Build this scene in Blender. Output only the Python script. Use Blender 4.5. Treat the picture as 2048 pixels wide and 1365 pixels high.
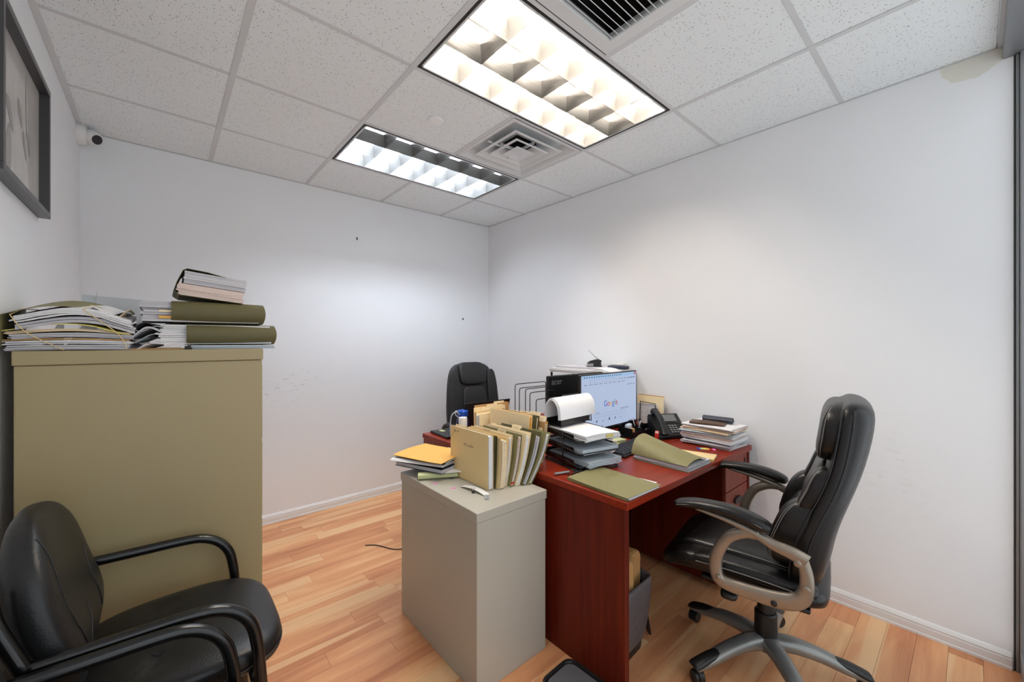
import bpy, bmesh, math, random
from mathutils import Vector, Matrix, Euler
from math import sin, cos, pi, radians as R_

for o in list(bpy.data.objects):
    bpy.data.objects.remove(o)
scn = bpy.context.scene
COL = scn.collection
random.seed(11)

# ------------------------------------------------------------------ camera, world, exposure
H = 2.62            # ceiling height
XL, XR = -0.375, 2.68
YF, YB = -0.13, 3.473
cam_d = bpy.data.cameras.new('camera')
cam = bpy.data.objects.new('camera', cam_d)
COL.objects.link(cam)
cam_d.sensor_width = 36.0
cam_d.lens = 801.0 * 36 / 2048
cam_d.clip_start = 0.02
cam.location = (0, 0, 1.374)
cam.rotation_euler = (R_(90), 0, R_(48.96 - 90))
scn.camera = cam

world = bpy.data.worlds.new('world')
scn.world = world
world.use_nodes = True
world.node_tree.nodes['Background'].inputs[0].default_value = (0.88, 0.95, 1.0, 1)
world.node_tree.nodes['Background'].inputs[1].default_value = 0.95
scn.view_settings.view_transform = 'Standard'
scn.view_settings.look = 'None'
scn.view_settings.gamma = 1
scn.view_settings.use_curve_mapping = False
scn.view_settings.exposure = 0.78
LAMP_WARM = 82.0
LAMP_COOL = 60.0

# ------------------------------------------------------------------ materials
def lin(c):
    return tuple(((x / 255) / 12.92 if x / 255 <= 0.04045 else ((x / 255 + 0.055) / 1.055) ** 2.4) for x in c)

def mat(name, rgb, rough=0.5, metal=0.0, noise=0.0, nscale=8.0, bump=0.0, bscale=60.0, coat=0.0, spec=0.5,
        emit=None, estr=0.0, alpha=1.0, trans=0.0, stretch=(1, 1, 1), sheen=0.0, bdist=0.002):
    m = bpy.data.materials.new(name)
    m.use_nodes = True
    nt = m.node_tree
    b = nt.nodes['Principled BSDF']
    c = lin(rgb)
    b.inputs['Base Color'].default_value = (*c, 1)
    b.inputs['Roughness'].default_value = rough
    b.inputs['Metallic'].default_value = metal
    b.inputs['Specular IOR Level'].default_value = spec
    b.inputs['Coat Weight'].default_value = coat
    b.inputs['Coat Roughness'].default_value = 0.15
    b.inputs['Alpha'].default_value = alpha
    b.inputs['Transmission Weight'].default_value = trans
    if emit:
        b.inputs['Emission Color'].default_value = (*lin(emit), 1)
        b.inputs['Emission Strength'].default_value = estr
    tc = nt.nodes.new('ShaderNodeTexCoord')
    mp = nt.nodes.new('ShaderNodeMapping')
    mp.inputs['Scale'].default_value = stretch
    nt.links.new(tc.outputs['Object'], mp.inputs[0])
    if noise > 0:
        n = nt.nodes.new('ShaderNodeTexNoise')
        n.inputs['Scale'].default_value = nscale
        n.inputs['Detail'].default_value = 4
        nt.links.new(mp.outputs[0], n.inputs['Vector'])
        mx = nt.nodes.new('ShaderNodeMix'); mx.data_type = 'RGBA'
        mx.inputs[6].default_value = (*[x * (1 - noise) for x in c], 1)
        mx.inputs[7].default_value = (*[min(1, x * (1 + noise)) for x in c], 1)
        nt.links.new(n.outputs['Fac'], mx.inputs[0])
        nt.links.new(mx.outputs[2], b.inputs['Base Color'])
    if bump > 0:
        n2 = nt.nodes.new('ShaderNodeTexNoise')
        n2.inputs['Scale'].default_value = bscale
        n2.inputs['Detail'].default_value = 3
        nt.links.new(mp.outputs[0], n2.inputs['Vector'])
        bp = nt.nodes.new('ShaderNodeBump')
        bp.inputs['Strength'].default_value = bump
        bp.inputs['Distance'].default_value = bdist
        nt.links.new(n2.outputs['Fac'], bp.inputs['Height'])
        nt.links.new(bp.outputs[0], b.inputs['Normal'])
    return m

def page_mat(name, rgb, dark=0.72):
    """paper whose stacked edges show fine horizontal sheet lines"""
    m = mat(name, rgb, 0.75, spec=0.25)
    nt = m.node_tree; b = nt.nodes['Principled BSDF']
    tc = nt.nodes.new('ShaderNodeTexCoord'); mp = nt.nodes.new('ShaderNodeMapping')
    mp.inputs['Scale'].default_value = (3, 3, 700)
    nt.links.new(tc.outputs['Object'], mp.inputs[0])
    n = nt.nodes.new('ShaderNodeTexNoise'); n.inputs['Scale'].default_value = 1.0; n.inputs['Detail'].default_value = 2
    nt.links.new(mp.outputs[0], n.inputs['Vector'])
    geo = nt.nodes.new('ShaderNodeNewGeometry'); sep = nt.nodes.new('ShaderNodeSeparateXYZ')
    nt.links.new(geo.outputs['True Normal'], sep.inputs[0])
    ab = nt.nodes.new('ShaderNodeMath'); ab.operation = 'ABSOLUTE'; nt.links.new(sep.outputs[2], ab.inputs[0])
    lt = nt.nodes.new('ShaderNodeMath'); lt.operation = 'LESS_THAN'; lt.inputs[1].default_value = 0.5
    nt.links.new(ab.outputs[0], lt.inputs[0])
    cr = nt.nodes.new('ShaderNodeMapRange'); cr.inputs[1].default_value = 0.42; cr.inputs[2].default_value = 0.6
    nt.links.new(n.outputs['Fac'], cr.inputs[0])
    mu = nt.nodes.new('ShaderNodeMath'); mu.operation = 'MULTIPLY'
    nt.links.new(cr.outputs[0], mu.inputs[0]); nt.links.new(lt.outputs[0], mu.inputs[1])
    c = lin(rgb)
    mx = nt.nodes.new('ShaderNodeMix'); mx.data_type = 'RGBA'
    mx.inputs[6].default_value = (*c, 1); mx.inputs[7].default_value = (*[x * dark for x in c], 1)
    nt.links.new(mu.outputs[0], mx.inputs[0]); nt.links.new(mx.outputs[2], b.inputs['Base Color'])
    return m

def N(nt, t, **k):
    n = nt.nodes.new(t)
    for a, v in k.items():
        setattr(n, a, v)
    return n

def wall_mat(name, rgb, scuffs=None, patch=None):
    m = mat(name, rgb, 0.55, noise=0.012, nscale=3, bump=0.12, bscale=260, spec=0.3, bdist=0.001)
    nt = m.node_tree; b = nt.nodes['Principled BSDF']
    src = b.inputs['Base Color'].links[0].from_socket
    tc = N(nt, 'ShaderNodeTexCoord')
    def mask_box(c, r):
        mp = N(nt, 'ShaderNodeMapping'); mp.vector_type = 'POINT'
        mp.inputs['Location'].default_value = tuple(-c[i] / r[i] for i in range(3))
        mp.inputs['Scale'].default_value = tuple(1 / r[i] for i in range(3))
        nt.links.new(tc.outputs['Object'], mp.inputs[0])
        ln = N(nt, 'ShaderNodeVectorMath'); ln.operation = 'LENGTH'
        nt.links.new(mp.outputs[0], ln.inputs[0])
        return ln.outputs['Value']
    for (c, r, col, kind) in (scuffs or []):
        L = mask_box(c, r)
        n = N(nt, 'ShaderNodeTexNoise'); n.inputs['Scale'].default_value = 22 if kind == 'scuff' else 14
        n.inputs['Detail'].default_value = 6; n.inputs['Roughness'].default_value = 0.7
        mp2 = N(nt, 'ShaderNodeMapping'); mp2.inputs['Scale'].default_value = (1, 1, 1) if kind != 'scuff' else (0.8, 0.8, 2.2)
        nt.links.new(tc.outputs['Object'], mp2.inputs[0]); nt.links.new(mp2.outputs[0], n.inputs['Vector'])
        if kind == 'scuff':
            f = N(nt, 'ShaderNodeMapRange'); f.inputs[1].default_value = 1.0; f.inputs[2].default_value = 0.2
            nt.links.new(L, f.inputs[0])
            g = N(nt, 'ShaderNodeMapRange'); g.inputs[1].default_value = 0.56; g.inputs[2].default_value = 0.70
            nt.links.new(n.outputs['Fac'], g.inputs[0])
            mu = N(nt, 'ShaderNodeMath'); mu.operation = 'MULTIPLY'
            nt.links.new(f.outputs[0], mu.inputs[0]); nt.links.new(g.outputs[0], mu.inputs[1])
            fac = mu.outputs[0]
        else:
            ad = N(nt, 'ShaderNodeMath'); ad.operation = 'MULTIPLY_ADD'
            ad.inputs[1].default_value = 0.9 if kind == 'patch' else 0.3
            nt.links.new(n.outputs['Fac'], ad.inputs[0]); nt.links.new(L, ad.inputs[2])
            g = N(nt, 'ShaderNodeMapRange'); g.inputs[1].default_value = 1.45 if kind == 'patch' else 1.15
            g.inputs[2].default_value = 1.38 if kind == 'patch' else 1.05
            nt.links.new(ad.outputs[0], g.inputs[0]); fac = g.outputs[0]
        mx = N(nt, 'ShaderNodeMix'); mx.data_type = 'RGBA'
        mx.inputs[7].default_value = (*lin(col), 1)
        nt.links.new(src, mx.inputs[6]); nt.links.new(fac, mx.inputs[0])
        src = mx.outputs[2]
    nt.links.new(src, b.inputs['Base Color'])
    return m

def plank_mat():
    m = bpy.data.materials.new('laminate planks'); m.use_nodes = True
    nt = m.node_tree; b = nt.nodes['Principled BSDF']
    oi = N(nt, 'ShaderNodeObjectInfo'); tc = N(nt, 'ShaderNodeTexCoord')
    # each plank shows its own piece of grain
    off = N(nt, 'ShaderNodeVectorMath'); off.operation = 'ADD'
    sc = N(nt, 'ShaderNodeVectorMath'); sc.operation = 'SCALE'; sc.inputs['Scale'].default_value = 37.0
    cmb = N(nt, 'ShaderNodeCombineXYZ')
    for i in range(3): nt.links.new(oi.outputs['Random'], cmb.inputs[i])
    nt.links.new(cmb.outputs[0], sc.inputs[0])
    nt.links.new(tc.outputs['Object'], off.inputs[0]); nt.links.new(sc.outputs[0], off.inputs[1])
    mp = N(nt, 'ShaderNodeMapping'); mp.inputs['Scale'].default_value = (1.2, 9, 1)
    nt.links.new(off.outputs[0], mp.inputs[0])
    n1 = N(nt, 'ShaderNodeTexNoise'); n1.inputs['Scale'].default_value = 1.3; n1.inputs['Detail'].default_value = 5
    n1.inputs['Distortion'].default_value = 0.6
    nt.links.new(mp.outputs[0], n1.inputs['Vector'])
    mp2 = N(nt, 'ShaderNodeMapping'); mp2.inputs['Scale'].default_value = (5, 170, 1)
    nt.links.new(off.outputs[0], mp2.inputs[0])
    n2 = N(nt, 'ShaderNodeTexNoise'); n2.inputs['Scale'].default_value = 1.0; n2.inputs['Detail'].default_value = 4
    nt.links.new(mp2.outputs[0], n2.inputs['Vector'])
    # tone = mostly per-plank with wide streaks
    a = N(nt, 'ShaderNodeMath'); a.operation = 'MULTIPLY'; a.inputs[1].default_value = 0.34
    nt.links.new(oi.outputs['Random'], a.inputs[0])
    a2 = N(nt, 'ShaderNodeMath'); a2.operation = 'MULTIPLY_ADD'; a2.inputs[1].default_value = 1.1
    nt.links.new(n1.outputs['Fac'], a2.inputs[0]); nt.links.new(a.outputs[0], a2.inputs[2])
    a3 = N(nt, 'ShaderNodeMath'); a3.operation = 'MULTIPLY_ADD'; a3.inputs[1].default_value = 0.2
    nt.links.new(n2.outputs['Fac'], a3.inputs[0]); nt.links.new(a2.outputs[0], a3.inputs[2])
    cr = N(nt, 'ShaderNodeValToRGB')
    e = cr.color_ramp.elements
    e[0].position = 0.30; e[0].color = (*lin((186, 118, 78)), 1)
    e[1].position = 0.74; e[1].color = (*lin((238, 190, 138)), 1)
    k = e.new(0.45); k.color = (*lin((212, 146, 102)), 1)
    k = e.new(0.58); k.color = (*lin((224, 162, 114)), 1)
    mr = N(nt, 'ShaderNodeMath'); mr.operation = 'DIVIDE'; mr.inputs[1].default_value = 1.5
    nt.links.new(a3.outputs[0], mr.inputs[0]); nt.links.new(mr.outputs[0], cr.inputs[0])
    # long pale sapwood streaks
    mp3 = N(nt, 'ShaderNodeMapping'); mp3.inputs['Scale'].default_value = (0.4, 9, 1)
    nt.links.new(off.outputs[0], mp3.inputs[0])
    n3 = N(nt, 'ShaderNodeTexNoise'); n3.inputs['Scale'].default_value = 1.0; n3.inputs['Detail'].default_value = 1
    nt.links.new(mp3.outputs[0], n3.inputs['Vector'])
    m3 = N(nt, 'ShaderNodeMapRange'); m3.inputs[1].default_value = 0.585; m3.inputs[2].default_value = 0.625
    nt.links.new(n3.outputs['Fac'], m3.inputs[0])
    mx3 = N(nt, 'ShaderNodeMix'); mx3.data_type = 'RGBA'; mx3.inputs[7].default_value = (*lin((236, 194, 146)), 1)
    m4 = N(nt, 'ShaderNodeMath'); m4.operation = 'MULTIPLY'; m4.inputs[1].default_value = 0.8
    nt.links.new(m3.outputs[0], m4.inputs[0]); nt.links.new(m4.outputs[0], mx3.inputs[0]); nt.links.new(cr.outputs[0], mx3.inputs[6])
    nt.links.new(mx3.outputs[2], b.inputs['Base Color'])
    b.inputs['Roughness'].default_value = 0.33
    b.inputs['Specular IOR Level'].default_value = 0.45
    bp = N(nt, 'ShaderNodeBump'); bp.inputs['Strength'].default_value = 0.08; bp.inputs['Distance'].default_value = 0.001
    nt.links.new(n2.outputs['Fac'], bp.inputs['Height']); nt.links.new(bp.outputs[0], b.inputs['Normal'])
    return m

def tile_mat():
    m = bpy.data.materials.new('mineral fibre tile'); m.use_nodes = True
    nt = m.node_tree; b = nt.nodes['Principled BSDF']
    tc = N(nt, 'ShaderNodeTexCoord'); oi = N(nt, 'ShaderNodeObjectInfo')
    ad = N(nt, 'ShaderNodeVectorMath'); ad.operation = 'ADD'
    nt.links.new(tc.outputs['Object'], ad.inputs[0]); nt.links.new(oi.outputs['Location'], ad.inputs[1])
    mp = N(nt, 'ShaderNodeMapping'); mp.inputs['Scale'].default_value = (1.0, 0.75, 1)
    mp.inputs['Rotation'].default_value = (0, 0, 0.5)
    nt.links.new(ad.outputs[0], mp.inputs[0])
    nz = N(nt, 'ShaderNodeTexNoise'); nz.inputs['Scale'].default_value = 260; nz.inputs['Detail'].default_value = 1
    nt.links.new(mp.outputs[0], nz.inputs['Vector'])
    vo = N(nt, 'ShaderNodeTexVoronoi'); vo.inputs['Scale'].default_value = 165
    nt.links.new(mp.outputs[0], vo.inputs['Vector'])
    sepc = N(nt, 'ShaderNodeSeparateColor'); nt.links.new(vo.outputs['Color'], sepc.inputs[0])
    # pit radius varies per cell; many cells have none
    rr = N(nt, 'ShaderNodeMapRange'); rr.inputs[1].default_value = 0.15; rr.inputs[2].default_value = 1.0
    rr.inputs[3].default_value = 0.0; rr.inputs[4].default_value = 0.42
    nt.links.new(sepc.outputs[0], rr.inputs[0])
    dd = N(nt, 'ShaderNodeMath'); dd.operation = 'MULTIPLY_ADD'; dd.inputs[1].default_value = 0.25
    nt.links.new(nz.outputs['Fac'], dd.inputs[0]); nt.links.new(vo.outputs['Distance'], dd.inputs[2])
    d2 = N(nt, 'ShaderNodeMath'); d2.operation = 'SUBTRACT'
    nt.links.new(rr.outputs[0], d2.inputs[0]); nt.links.new(dd.outputs[0], d2.inputs[1])
    pit = N(nt, 'ShaderNodeMapRange'); pit.inputs[1].default_value = -0.06; pit.inputs[2].default_value = 0.06
    nt.links.new(d2.outputs[0], pit.inputs[0])
    mx = N(nt, 'ShaderNodeMix'); mx.data_type = 'RGBA'
    mx.inputs[6].default_value = (*lin((241, 247, 249)), 1); mx.inputs[7].default_value = (*lin((112, 108, 104)), 1)
    nt.links.new(pit.outputs[0], mx.inputs[0]); nt.links.new(mx.outputs[2], b.inputs['Base Color'])
    b.inputs['Roughness'].default_value = 0.9; b.inputs['Specular IOR Level'].default_value = 0.1
    sb = N(nt, 'ShaderNodeMath'); sb.operation = 'MULTIPLY_ADD'; sb.inputs[1].default_value = -1.0
    nt.links.new(pit.outputs[0], sb.inputs[0]); nt.links.new(nz.outputs['Fac'], sb.inputs[2])
    bp = N(nt, 'ShaderNodeBump'); bp.inputs['Strength'].default_value = 0.25; bp.inputs['Distance'].default_value = 0.001
    nt.links.new(sb.outputs[0], bp.inputs['Height']); nt.links.new(bp.outputs[0], b.inputs['Normal'])
    return m

def wood_mat(name, rgb, dark, rough=0.3, axis='x'):
    m = mat(name, rgb, rough, spec=0.25)
    nt = m.node_tree; b = nt.nodes['Principled BSDF']
    tc = N(nt, 'ShaderNodeTexCoord'); mp = N(nt, 'ShaderNodeMapping')
    mp.inputs['Scale'].default_value = (2, 40, 40) if axis == 'x' else (40, 40, 2)
    nt.links.new(tc.outputs['Object'], mp.inputs[0])
    n = N(nt, 'ShaderNodeTexNoise'); n.inputs['Scale'].default_value = 1; n.inputs['Detail'].default_value = 5
    nt.links.new(mp.outputs[0], n.inputs['Vector'])
    mr = N(nt, 'ShaderNodeMapRange'); mr.inputs[1].default_value = 0.3; mr.inputs[2].default_value = 0.7
    nt.links.new(n.outputs['Fac'], mr.inputs[0])
    mx = N(nt, 'ShaderNodeMix'); mx.data_type = 'RGBA'
    mx.inputs[6].default_value = (*lin(dark), 1); mx.inputs[7].default_value = (*lin(rgb), 1)
    nt.links.new(mr.outputs[0], mx.inputs[0]); nt.links.new(mx.outputs[2], b.inputs['Base Color'])
    return m

M = {}
M['wall'] = wall_mat('white wall paint', (240, 241, 243))
M['wall_back'] = wall_mat('white wall paint back', (240, 241, 243), [
    ((0.72, YB, 1.02), (0.36, 0.3, 0.17), (196, 194, 191), 'scuff'),
    ((1.256, YB, 2.255), (0.008, 0.1, 0.014), (90, 88, 86), 'mark'),
    ((2.348, YB, 1.602), (0.012, 0.1, 0.012), (100, 98, 95), 'mark'),
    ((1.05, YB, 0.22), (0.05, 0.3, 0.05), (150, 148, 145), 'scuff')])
M['wall_right'] = wall_mat('white wall paint right', (240, 241, 243), [
    ((XR, 0.0, 2.60), (0.1, 0.10, 0.075), (228, 226, 216), 'patch'),
    ((XR, 0.35, 0.75), (0.1, 0.4, 0.35), (226, 225, 222), 'scuff')])
M['planks'] = plank_mat()
M['subfloor'] = mat('subfloor', (120, 80, 55), 0.8)
M['tile'] = tile_mat()
M['grid'] = mat('painted grid steel', (214, 217, 219), 0.5)
M['plenum'] = mat('plenum dark', (60, 58, 56), 0.9)
M['base'] = mat('white baseboard paint', (232, 232, 232), 0.35, spec=0.5)
M['alu'] = mat('grey aluminium', (148, 150, 152), 0.4, metal=0.6)
M['alud'] = mat('dark gasket', (45, 46, 47), 0.6)
M['black'] = mat('black plastic', (22, 22, 23), 0.42, bump=0.1, bscale=400)
M['blackm'] = mat('black enamelled steel', (14, 14, 15), 0.22, spec=0.6)
M['wire'] = mat('black wire', (18, 18, 20), 0.35)
M['leather'] = mat('black leather', (17, 15, 15), 0.34, bump=0.35, bscale=160, bdist=0.0015, noise=0.15, nscale=6, spec=0.42)
M['leather2'] = mat('black guest chair leather', (20, 20, 21), 0.40, bump=0.35, bscale=190, bdist=0.0015, spec=0.5)
M['leather3'] = mat('soft black leather', (30, 30, 32), 0.5, bump=0.3, bscale=150, bdist=0.0015)
M['stitch'] = mat('seam thread', (128, 124, 120), 0.7)
M['seam'] = mat('seam piping', (24, 24, 25), 0.4)
M['silver'] = mat('worn bronze silver paint', (150, 139, 126), 0.34, metal=0.65, noise=0.12, nscale=9)
M['silverg'] = mat('scuffed grey silver paint', (140, 141, 138), 0.36, metal=0.55, noise=0.3, nscale=7)
M['chrome'] = mat('chrome', (210, 210, 210), 0.12, metal=1.0)
M['putty'] = mat('putty enamel', (158, 143, 106), 0.42, noise=0.02, nscale=2, bump=0.05, bscale=300)
M['grey_en'] = mat('light grey enamel', (178, 174, 162), 0.34, noise=0.03, nscale=3, bump=0.06, bscale=220)
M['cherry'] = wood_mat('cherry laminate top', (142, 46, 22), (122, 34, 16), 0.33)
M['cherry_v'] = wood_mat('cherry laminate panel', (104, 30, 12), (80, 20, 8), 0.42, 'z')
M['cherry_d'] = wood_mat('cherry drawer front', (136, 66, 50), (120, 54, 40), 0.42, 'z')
M['paper'] = page_mat('white paper', (232, 231, 232))
M['paper_s'] = mat('smooth white paper', (232, 231, 232), 0.7, spec=0.25)
M['paper_g'] = page_mat('grey white paper', (206, 204, 208))
M['paper_b'] = page_mat('bluish paper', (196, 206, 214))
M['paper_c'] = page_mat('cream paper', (236, 214, 178))
M['paper_p'] = page_mat('pinkish paper', (226, 206, 196))
M['yellow'] = page_mat('yellow paper', (226, 214, 120))
M['manila'] = mat('manila card', (236, 208, 152), 0.62, noise=0.03, nscale=5)
M['manila_l'] = mat('pale manila card', (244, 222, 178), 0.62, noise=0.03, nscale=5)
M['tan'] = mat('tan card', (196, 150, 92), 0.65)
M['orange'] = mat('golden kraft envelope', (232, 176, 84), 0.6, noise=0.04, nscale=5)
M['olive'] = mat('olive pressboard', (132, 126, 84), 0.6, noise=0.06, nscale=30)
M['olive_d'] = mat('dark olive pressboard', (92, 86, 52), 0.6, noise=0.08, nscale=30)
M['navy'] = mat('navy vinyl', (32, 40, 62), 0.4)
M['brown'] = mat('brown leather', (92, 66, 46), 0.5)
M['red'] = mat('red plastic', (190, 40, 28), 0.35)
M['blue'] = mat('blue plastic', (20, 80, 190), 0.3)
M['bluet'] = mat('blue bottle wall', (24, 44, 110), 0.12, trans=0.4)
M['clear'] = mat('clear plastic', (215, 222, 228), 0.15, trans=0.6)
M['white'] = mat('white plastic', (232, 231, 228), 0.35)
M['ceramic'] = mat('white ceramic', (226, 222, 214), 0.15, spec=0.6)
M['screen'] = mat('lit screen', (10, 10, 12), 0.3, emit=(188, 204, 234), estr=0.47)
M['ink'] = mat('ink', (60, 58, 60), 0.7)
M['key'] = mat('key plastic', (34, 34, 36), 0.45)
M['keyl'] = mat('pale key legends', (170, 170, 172), 0.5)
M['kraft'] = mat('brown kraft bag', (176, 130, 78), 0.75, noise=0.12, nscale=12, bump=0.5, bscale=18, bdist=0.01)
M['liner'] = mat('grey bin liner', (104, 98, 101), 0.3, bump=0.6, bscale=22, bdist=0.01, alpha=0.75)
M['green_l'] = mat('pale green paper', (196, 200, 150), 0.6)
M['pink'] = mat('pink flag', (240, 120, 200), 0.6)
M['lcd'] = mat('grey lcd', (112, 112, 112), 0.25)
M['rubber'] = mat('rubber band', (222, 196, 140), 0.5)
M['louver'] = mat('semi specular aluminium', (120, 119, 117), 0.38, metal=0.3)
M['reflector'] = mat('white reflector', (100, 100, 100), 0.5)
M['gap'] = mat('dark gap trim', (40, 36, 34), 0.6)
M['tube_w'] = mat('warm lamp', (250, 240, 225), 0.4, emit=(254, 240, 224), estr=LAMP_WARM)
M['tube_c'] = mat('cool lamp', (235, 245, 255), 0.4, emit=(232, 242, 255), estr=LAMP_COOL)
M['tube_off'] = mat('unlit lamp', (226, 224, 220), 0.3)
M['diff'] = mat('diffuser enamel', (222, 225, 226), 0.4)
M['cover'] = mat('bright white cover', (250, 251, 252), 0.5)
M['duct'] = mat('duct dark', (52, 52, 54), 0.7)
M['art'] = mat('print', (176, 172, 166), 0.5)

# ------------------------------------------------------------------ mesh helpers
def V(*a): return Vector(a)

def box(bm, a, b, mi=0, mx=None):
    vs = [bm.verts.new((x, y, z)) for x in (a[0], b[0]) for y in (a[1], b[1]) for z in (a[2], b[2])]
    if mx is not None:
        for v in vs: v.co = mx @ v.co
    q = [(0, 1, 3, 2), (4, 6, 7, 5), (0, 4, 5, 1), (2, 3, 7, 6), (0, 2, 6, 4), (1, 5, 7, 3)]
    for f in q:
        fc = bm.faces.new([vs[i] for i in f]); fc.material_index = mi
    return vs

def bbox(a, b, bev=0.003, seg=2, mi=0):
    bm = bmesh.new(); box(bm, a, b, mi)
    bmesh.ops.bevel(bm, geom=bm.edges[:], offset=bev, segments=seg, affect='EDGES', profile=0.5)
    return bm

def merge(bm, other, mx=None, mi=None):
    if mx is not None: bmesh.ops.transform(other, matrix=mx, verts=other.verts[:])
    if mi is not None:
        for f in other.faces: f.material_index = mi
    me = bpy.data.meshes.new('tmp'); other.to_mesh(me); other.free()
    bm.from_mesh(me); bpy.data.meshes.remove(me)

def rbox(bm, a, b, bev=0.003, seg=2, mi=0, mx=None):
    merge(bm, bbox(a, b, bev, seg, mi), mx)

def loft(bm, rings, cap=True, mi=0, closed=False):
    rv = [[bm.verts.new(p) for p in r] for r in rings]
    n = len(rv[0]); m = len(rv)
    for i in range(m if closed else m - 1):
        a, b = rv[i], rv[(i + 1) % m]
        for j in range(n):
            f = bm.faces.new((a[j], a[(j + 1) % n], b[(j + 1) % n], b[j])); f.material_index = mi
    if cap and not closed:
        f = bm.faces.new(list(reversed(rv[0]))); f.material_index = mi
        f = bm.faces.new(rv[-1]); f.material_index = mi

def smooth_pts(pts, n=6, closed=False):
    P = [Vector(p) for p in pts]; out = []
    L = len(P)
    rng = range(L) if closed else range(L - 1)
    for i in rng:
        if closed: p0, p1, p2, p3 = P[(i - 1) % L], P[i], P[(i + 1) % L], P[(i + 2) % L]
        else: p0, p1, p2, p3 = P[max(i - 1, 0)], P[i], P[i + 1], P[min(i + 2, L - 1)]
        for k in range(n):
            t = k / n
            out.append(0.5 * ((2 * p1) + (-p0 + p2) * t + (2 * p0 - 5 * p1 + 4 * p2 - p3) * t * t + (-p0 + 3 * p1 - 3 * p2 + p3) * t ** 3))
    if not closed: out.append(P[-1])
    return out

def sweep(bm, pts, side, sw, sh, n=12, e=1.0, mi=0, closed=False, cap=True):
    """super-elliptic section; sw = half width along `side`, sh = half height; numbers or lists/functions of t"""
    P = [Vector(p) for p in pts]; m = len(P); rings = []
    side = Vector(side).normalized()
    for i, p in enumerate(P):
        if closed: t = (P[(i + 1) % m] - P[(i - 1) % m])
        else: t = P[min(i + 1, m - 1)] - P[max(i - 1, 0)]
        t.normalize()
        s = (side - t * side.dot(t)).normalized()
        u = t.cross(s)
        q = i / (m - 1)
        a = sw(q) if callable(sw) else sw
        b = sh(q) if callable(sh) else sh
        ring = []
        for k in range(n):
            th = 2 * pi * k / n
            c, d = cos(th), sin(th)
            ring.append(p + s * a * math.copysign(abs(c) ** e, c) + u * b * math.copysign(abs(d) ** e, d))
        rings.append(ring)
    loft(bm, rings, cap, mi, closed)

def tube(bm, pts, r, n=8, mi=0, closed=False):
    P = [Vector(p) for p in pts]
    d = (P[-1] - P[0]) if not closed else Vector((0, 0, 1))
    # frame by parallel transport
    m = len(P); rings = []; s = None
    for i, p in enumerate(P):
        t = (P[(i + 1) % m] - P[(i - 1) % m]) if closed else (P[min(i + 1, m - 1)] - P[max(i - 1, 0)])
        if t.length < 1e-9: t = Vector((0, 0, 1))
        t.normalize()
        if s is None:
            ref = Vector((0, 0, 1)) if abs(t.z) < 0.9 else Vector((1, 0, 0))
            s = t.cross(ref).normalized()
        else:
            s = (s - t * s.dot(t))
            if s.length < 1e-6: s = t.orthogonal()
            s.normalize()
        u = t.cross(s)
        rr = r(i / (m - 1)) if callable(r) else r
        rings.append([p + s * rr * cos(2 * pi * k / n) + u * rr * sin(2 * pi * k / n) for k in range(n)])
    loft(bm, rings, True, mi, closed)

def lathe(bm, prof, n=24, mi=0, mx=None):
    rings = []
    for (r, z) in prof:
        ring = [Vector((max(r, 1e-4) * cos(2 * pi * k / n), max(r, 1e-4) * sin(2 * pi * k / n), z)) for k in range(n)]
        if mx is not None: ring = [mx @ p for p in ring]
        rings.append(ring)
    loft(bm, rings, True, mi)

def slab(bm, f, nu, nv, th, nrm=(0, 0, 1), mi=0):
    nrm = Vector(nrm)
    T = [[bm.verts.new(Vector(f(i / nu, j / nv)) + nrm * th / 2) for j in range(nv + 1)] for i in range(nu + 1)]
    B = [[bm.verts.new(Vector(f(i / nu, j / nv)) - nrm * th / 2) for j in range(nv + 1)] for i in range(nu + 1)]
    def q(a, b, c, d):
        fc = bm.faces.new((a, b, c, d)); fc.material_index = mi
    for i in range(nu):
        for j in range(nv):
            q(T[i][j], T[i + 1][j], T[i + 1][j + 1], T[i][j + 1])
            q(B[i][j], B[i][j + 1], B[i + 1][j + 1], B[i + 1][j])
    for i in range(nu):
        q(T[i][0], B[i][0], B[i + 1][0], T[i + 1][0]); q(T[i][nv], T[i + 1][nv], B[i + 1][nv], B[i][nv])
    for j in range(nv):
        q(T[0][j], T[0][j + 1], B[0][j + 1], B[0][j]); q(T[nu][j], B[nu][j], B[nu][j + 1], T[nu][j + 1])

def super_pad(bm, c, s, e1=0.5, e2=0.45, nu=32, nv=18, fn=None, mi=0):
    """superellipsoid cushion; c centre, s half sizes, fn deforms a local point"""
    rings = []
    def pw(x, e): return math.copysign(abs(x) ** e, x)
    for j in range(1, nv):
        ph = -pi / 2 + pi * j / nv
        ring = []
        for i in range(nu):
            th = 2 * pi * i / nu
            p = Vector((s[0] * pw(cos(ph), e1) * pw(cos(th), e2), s[1] * pw(cos(ph), e1) * pw(sin(th), e2), s[2] * pw(sin(ph), e1)))
            if fn: p = fn(p)
            ring.append(Vector(c) + p)
        rings.append(ring)
    loft(bm, rings, True, mi)

def prism(bm, poly, z0, z1, mi=0, axis='z'):
    """extrude a 2-D polygon"""
    def mk(p, z):
        return {'z': (p[0], p[1], z), 'x': (z, p[0], p[1]), 'y': (p[0], z, p[1])}[axis]
    a = [bm.verts.new(mk(p, z0)) for p in poly]; b = [bm.verts.new(mk(p, z1)) for p in poly]
    n = len(poly)
    for i in range(n):
        f = bm.faces.new((a[i], a[(i + 1) % n], b[(i + 1) % n], b[i])); f.material_index = mi
    f = bm.faces.new(list(reversed(a))); f.material_index = mi
    f = bm.faces.new(b); f.material_index = mi

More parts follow.
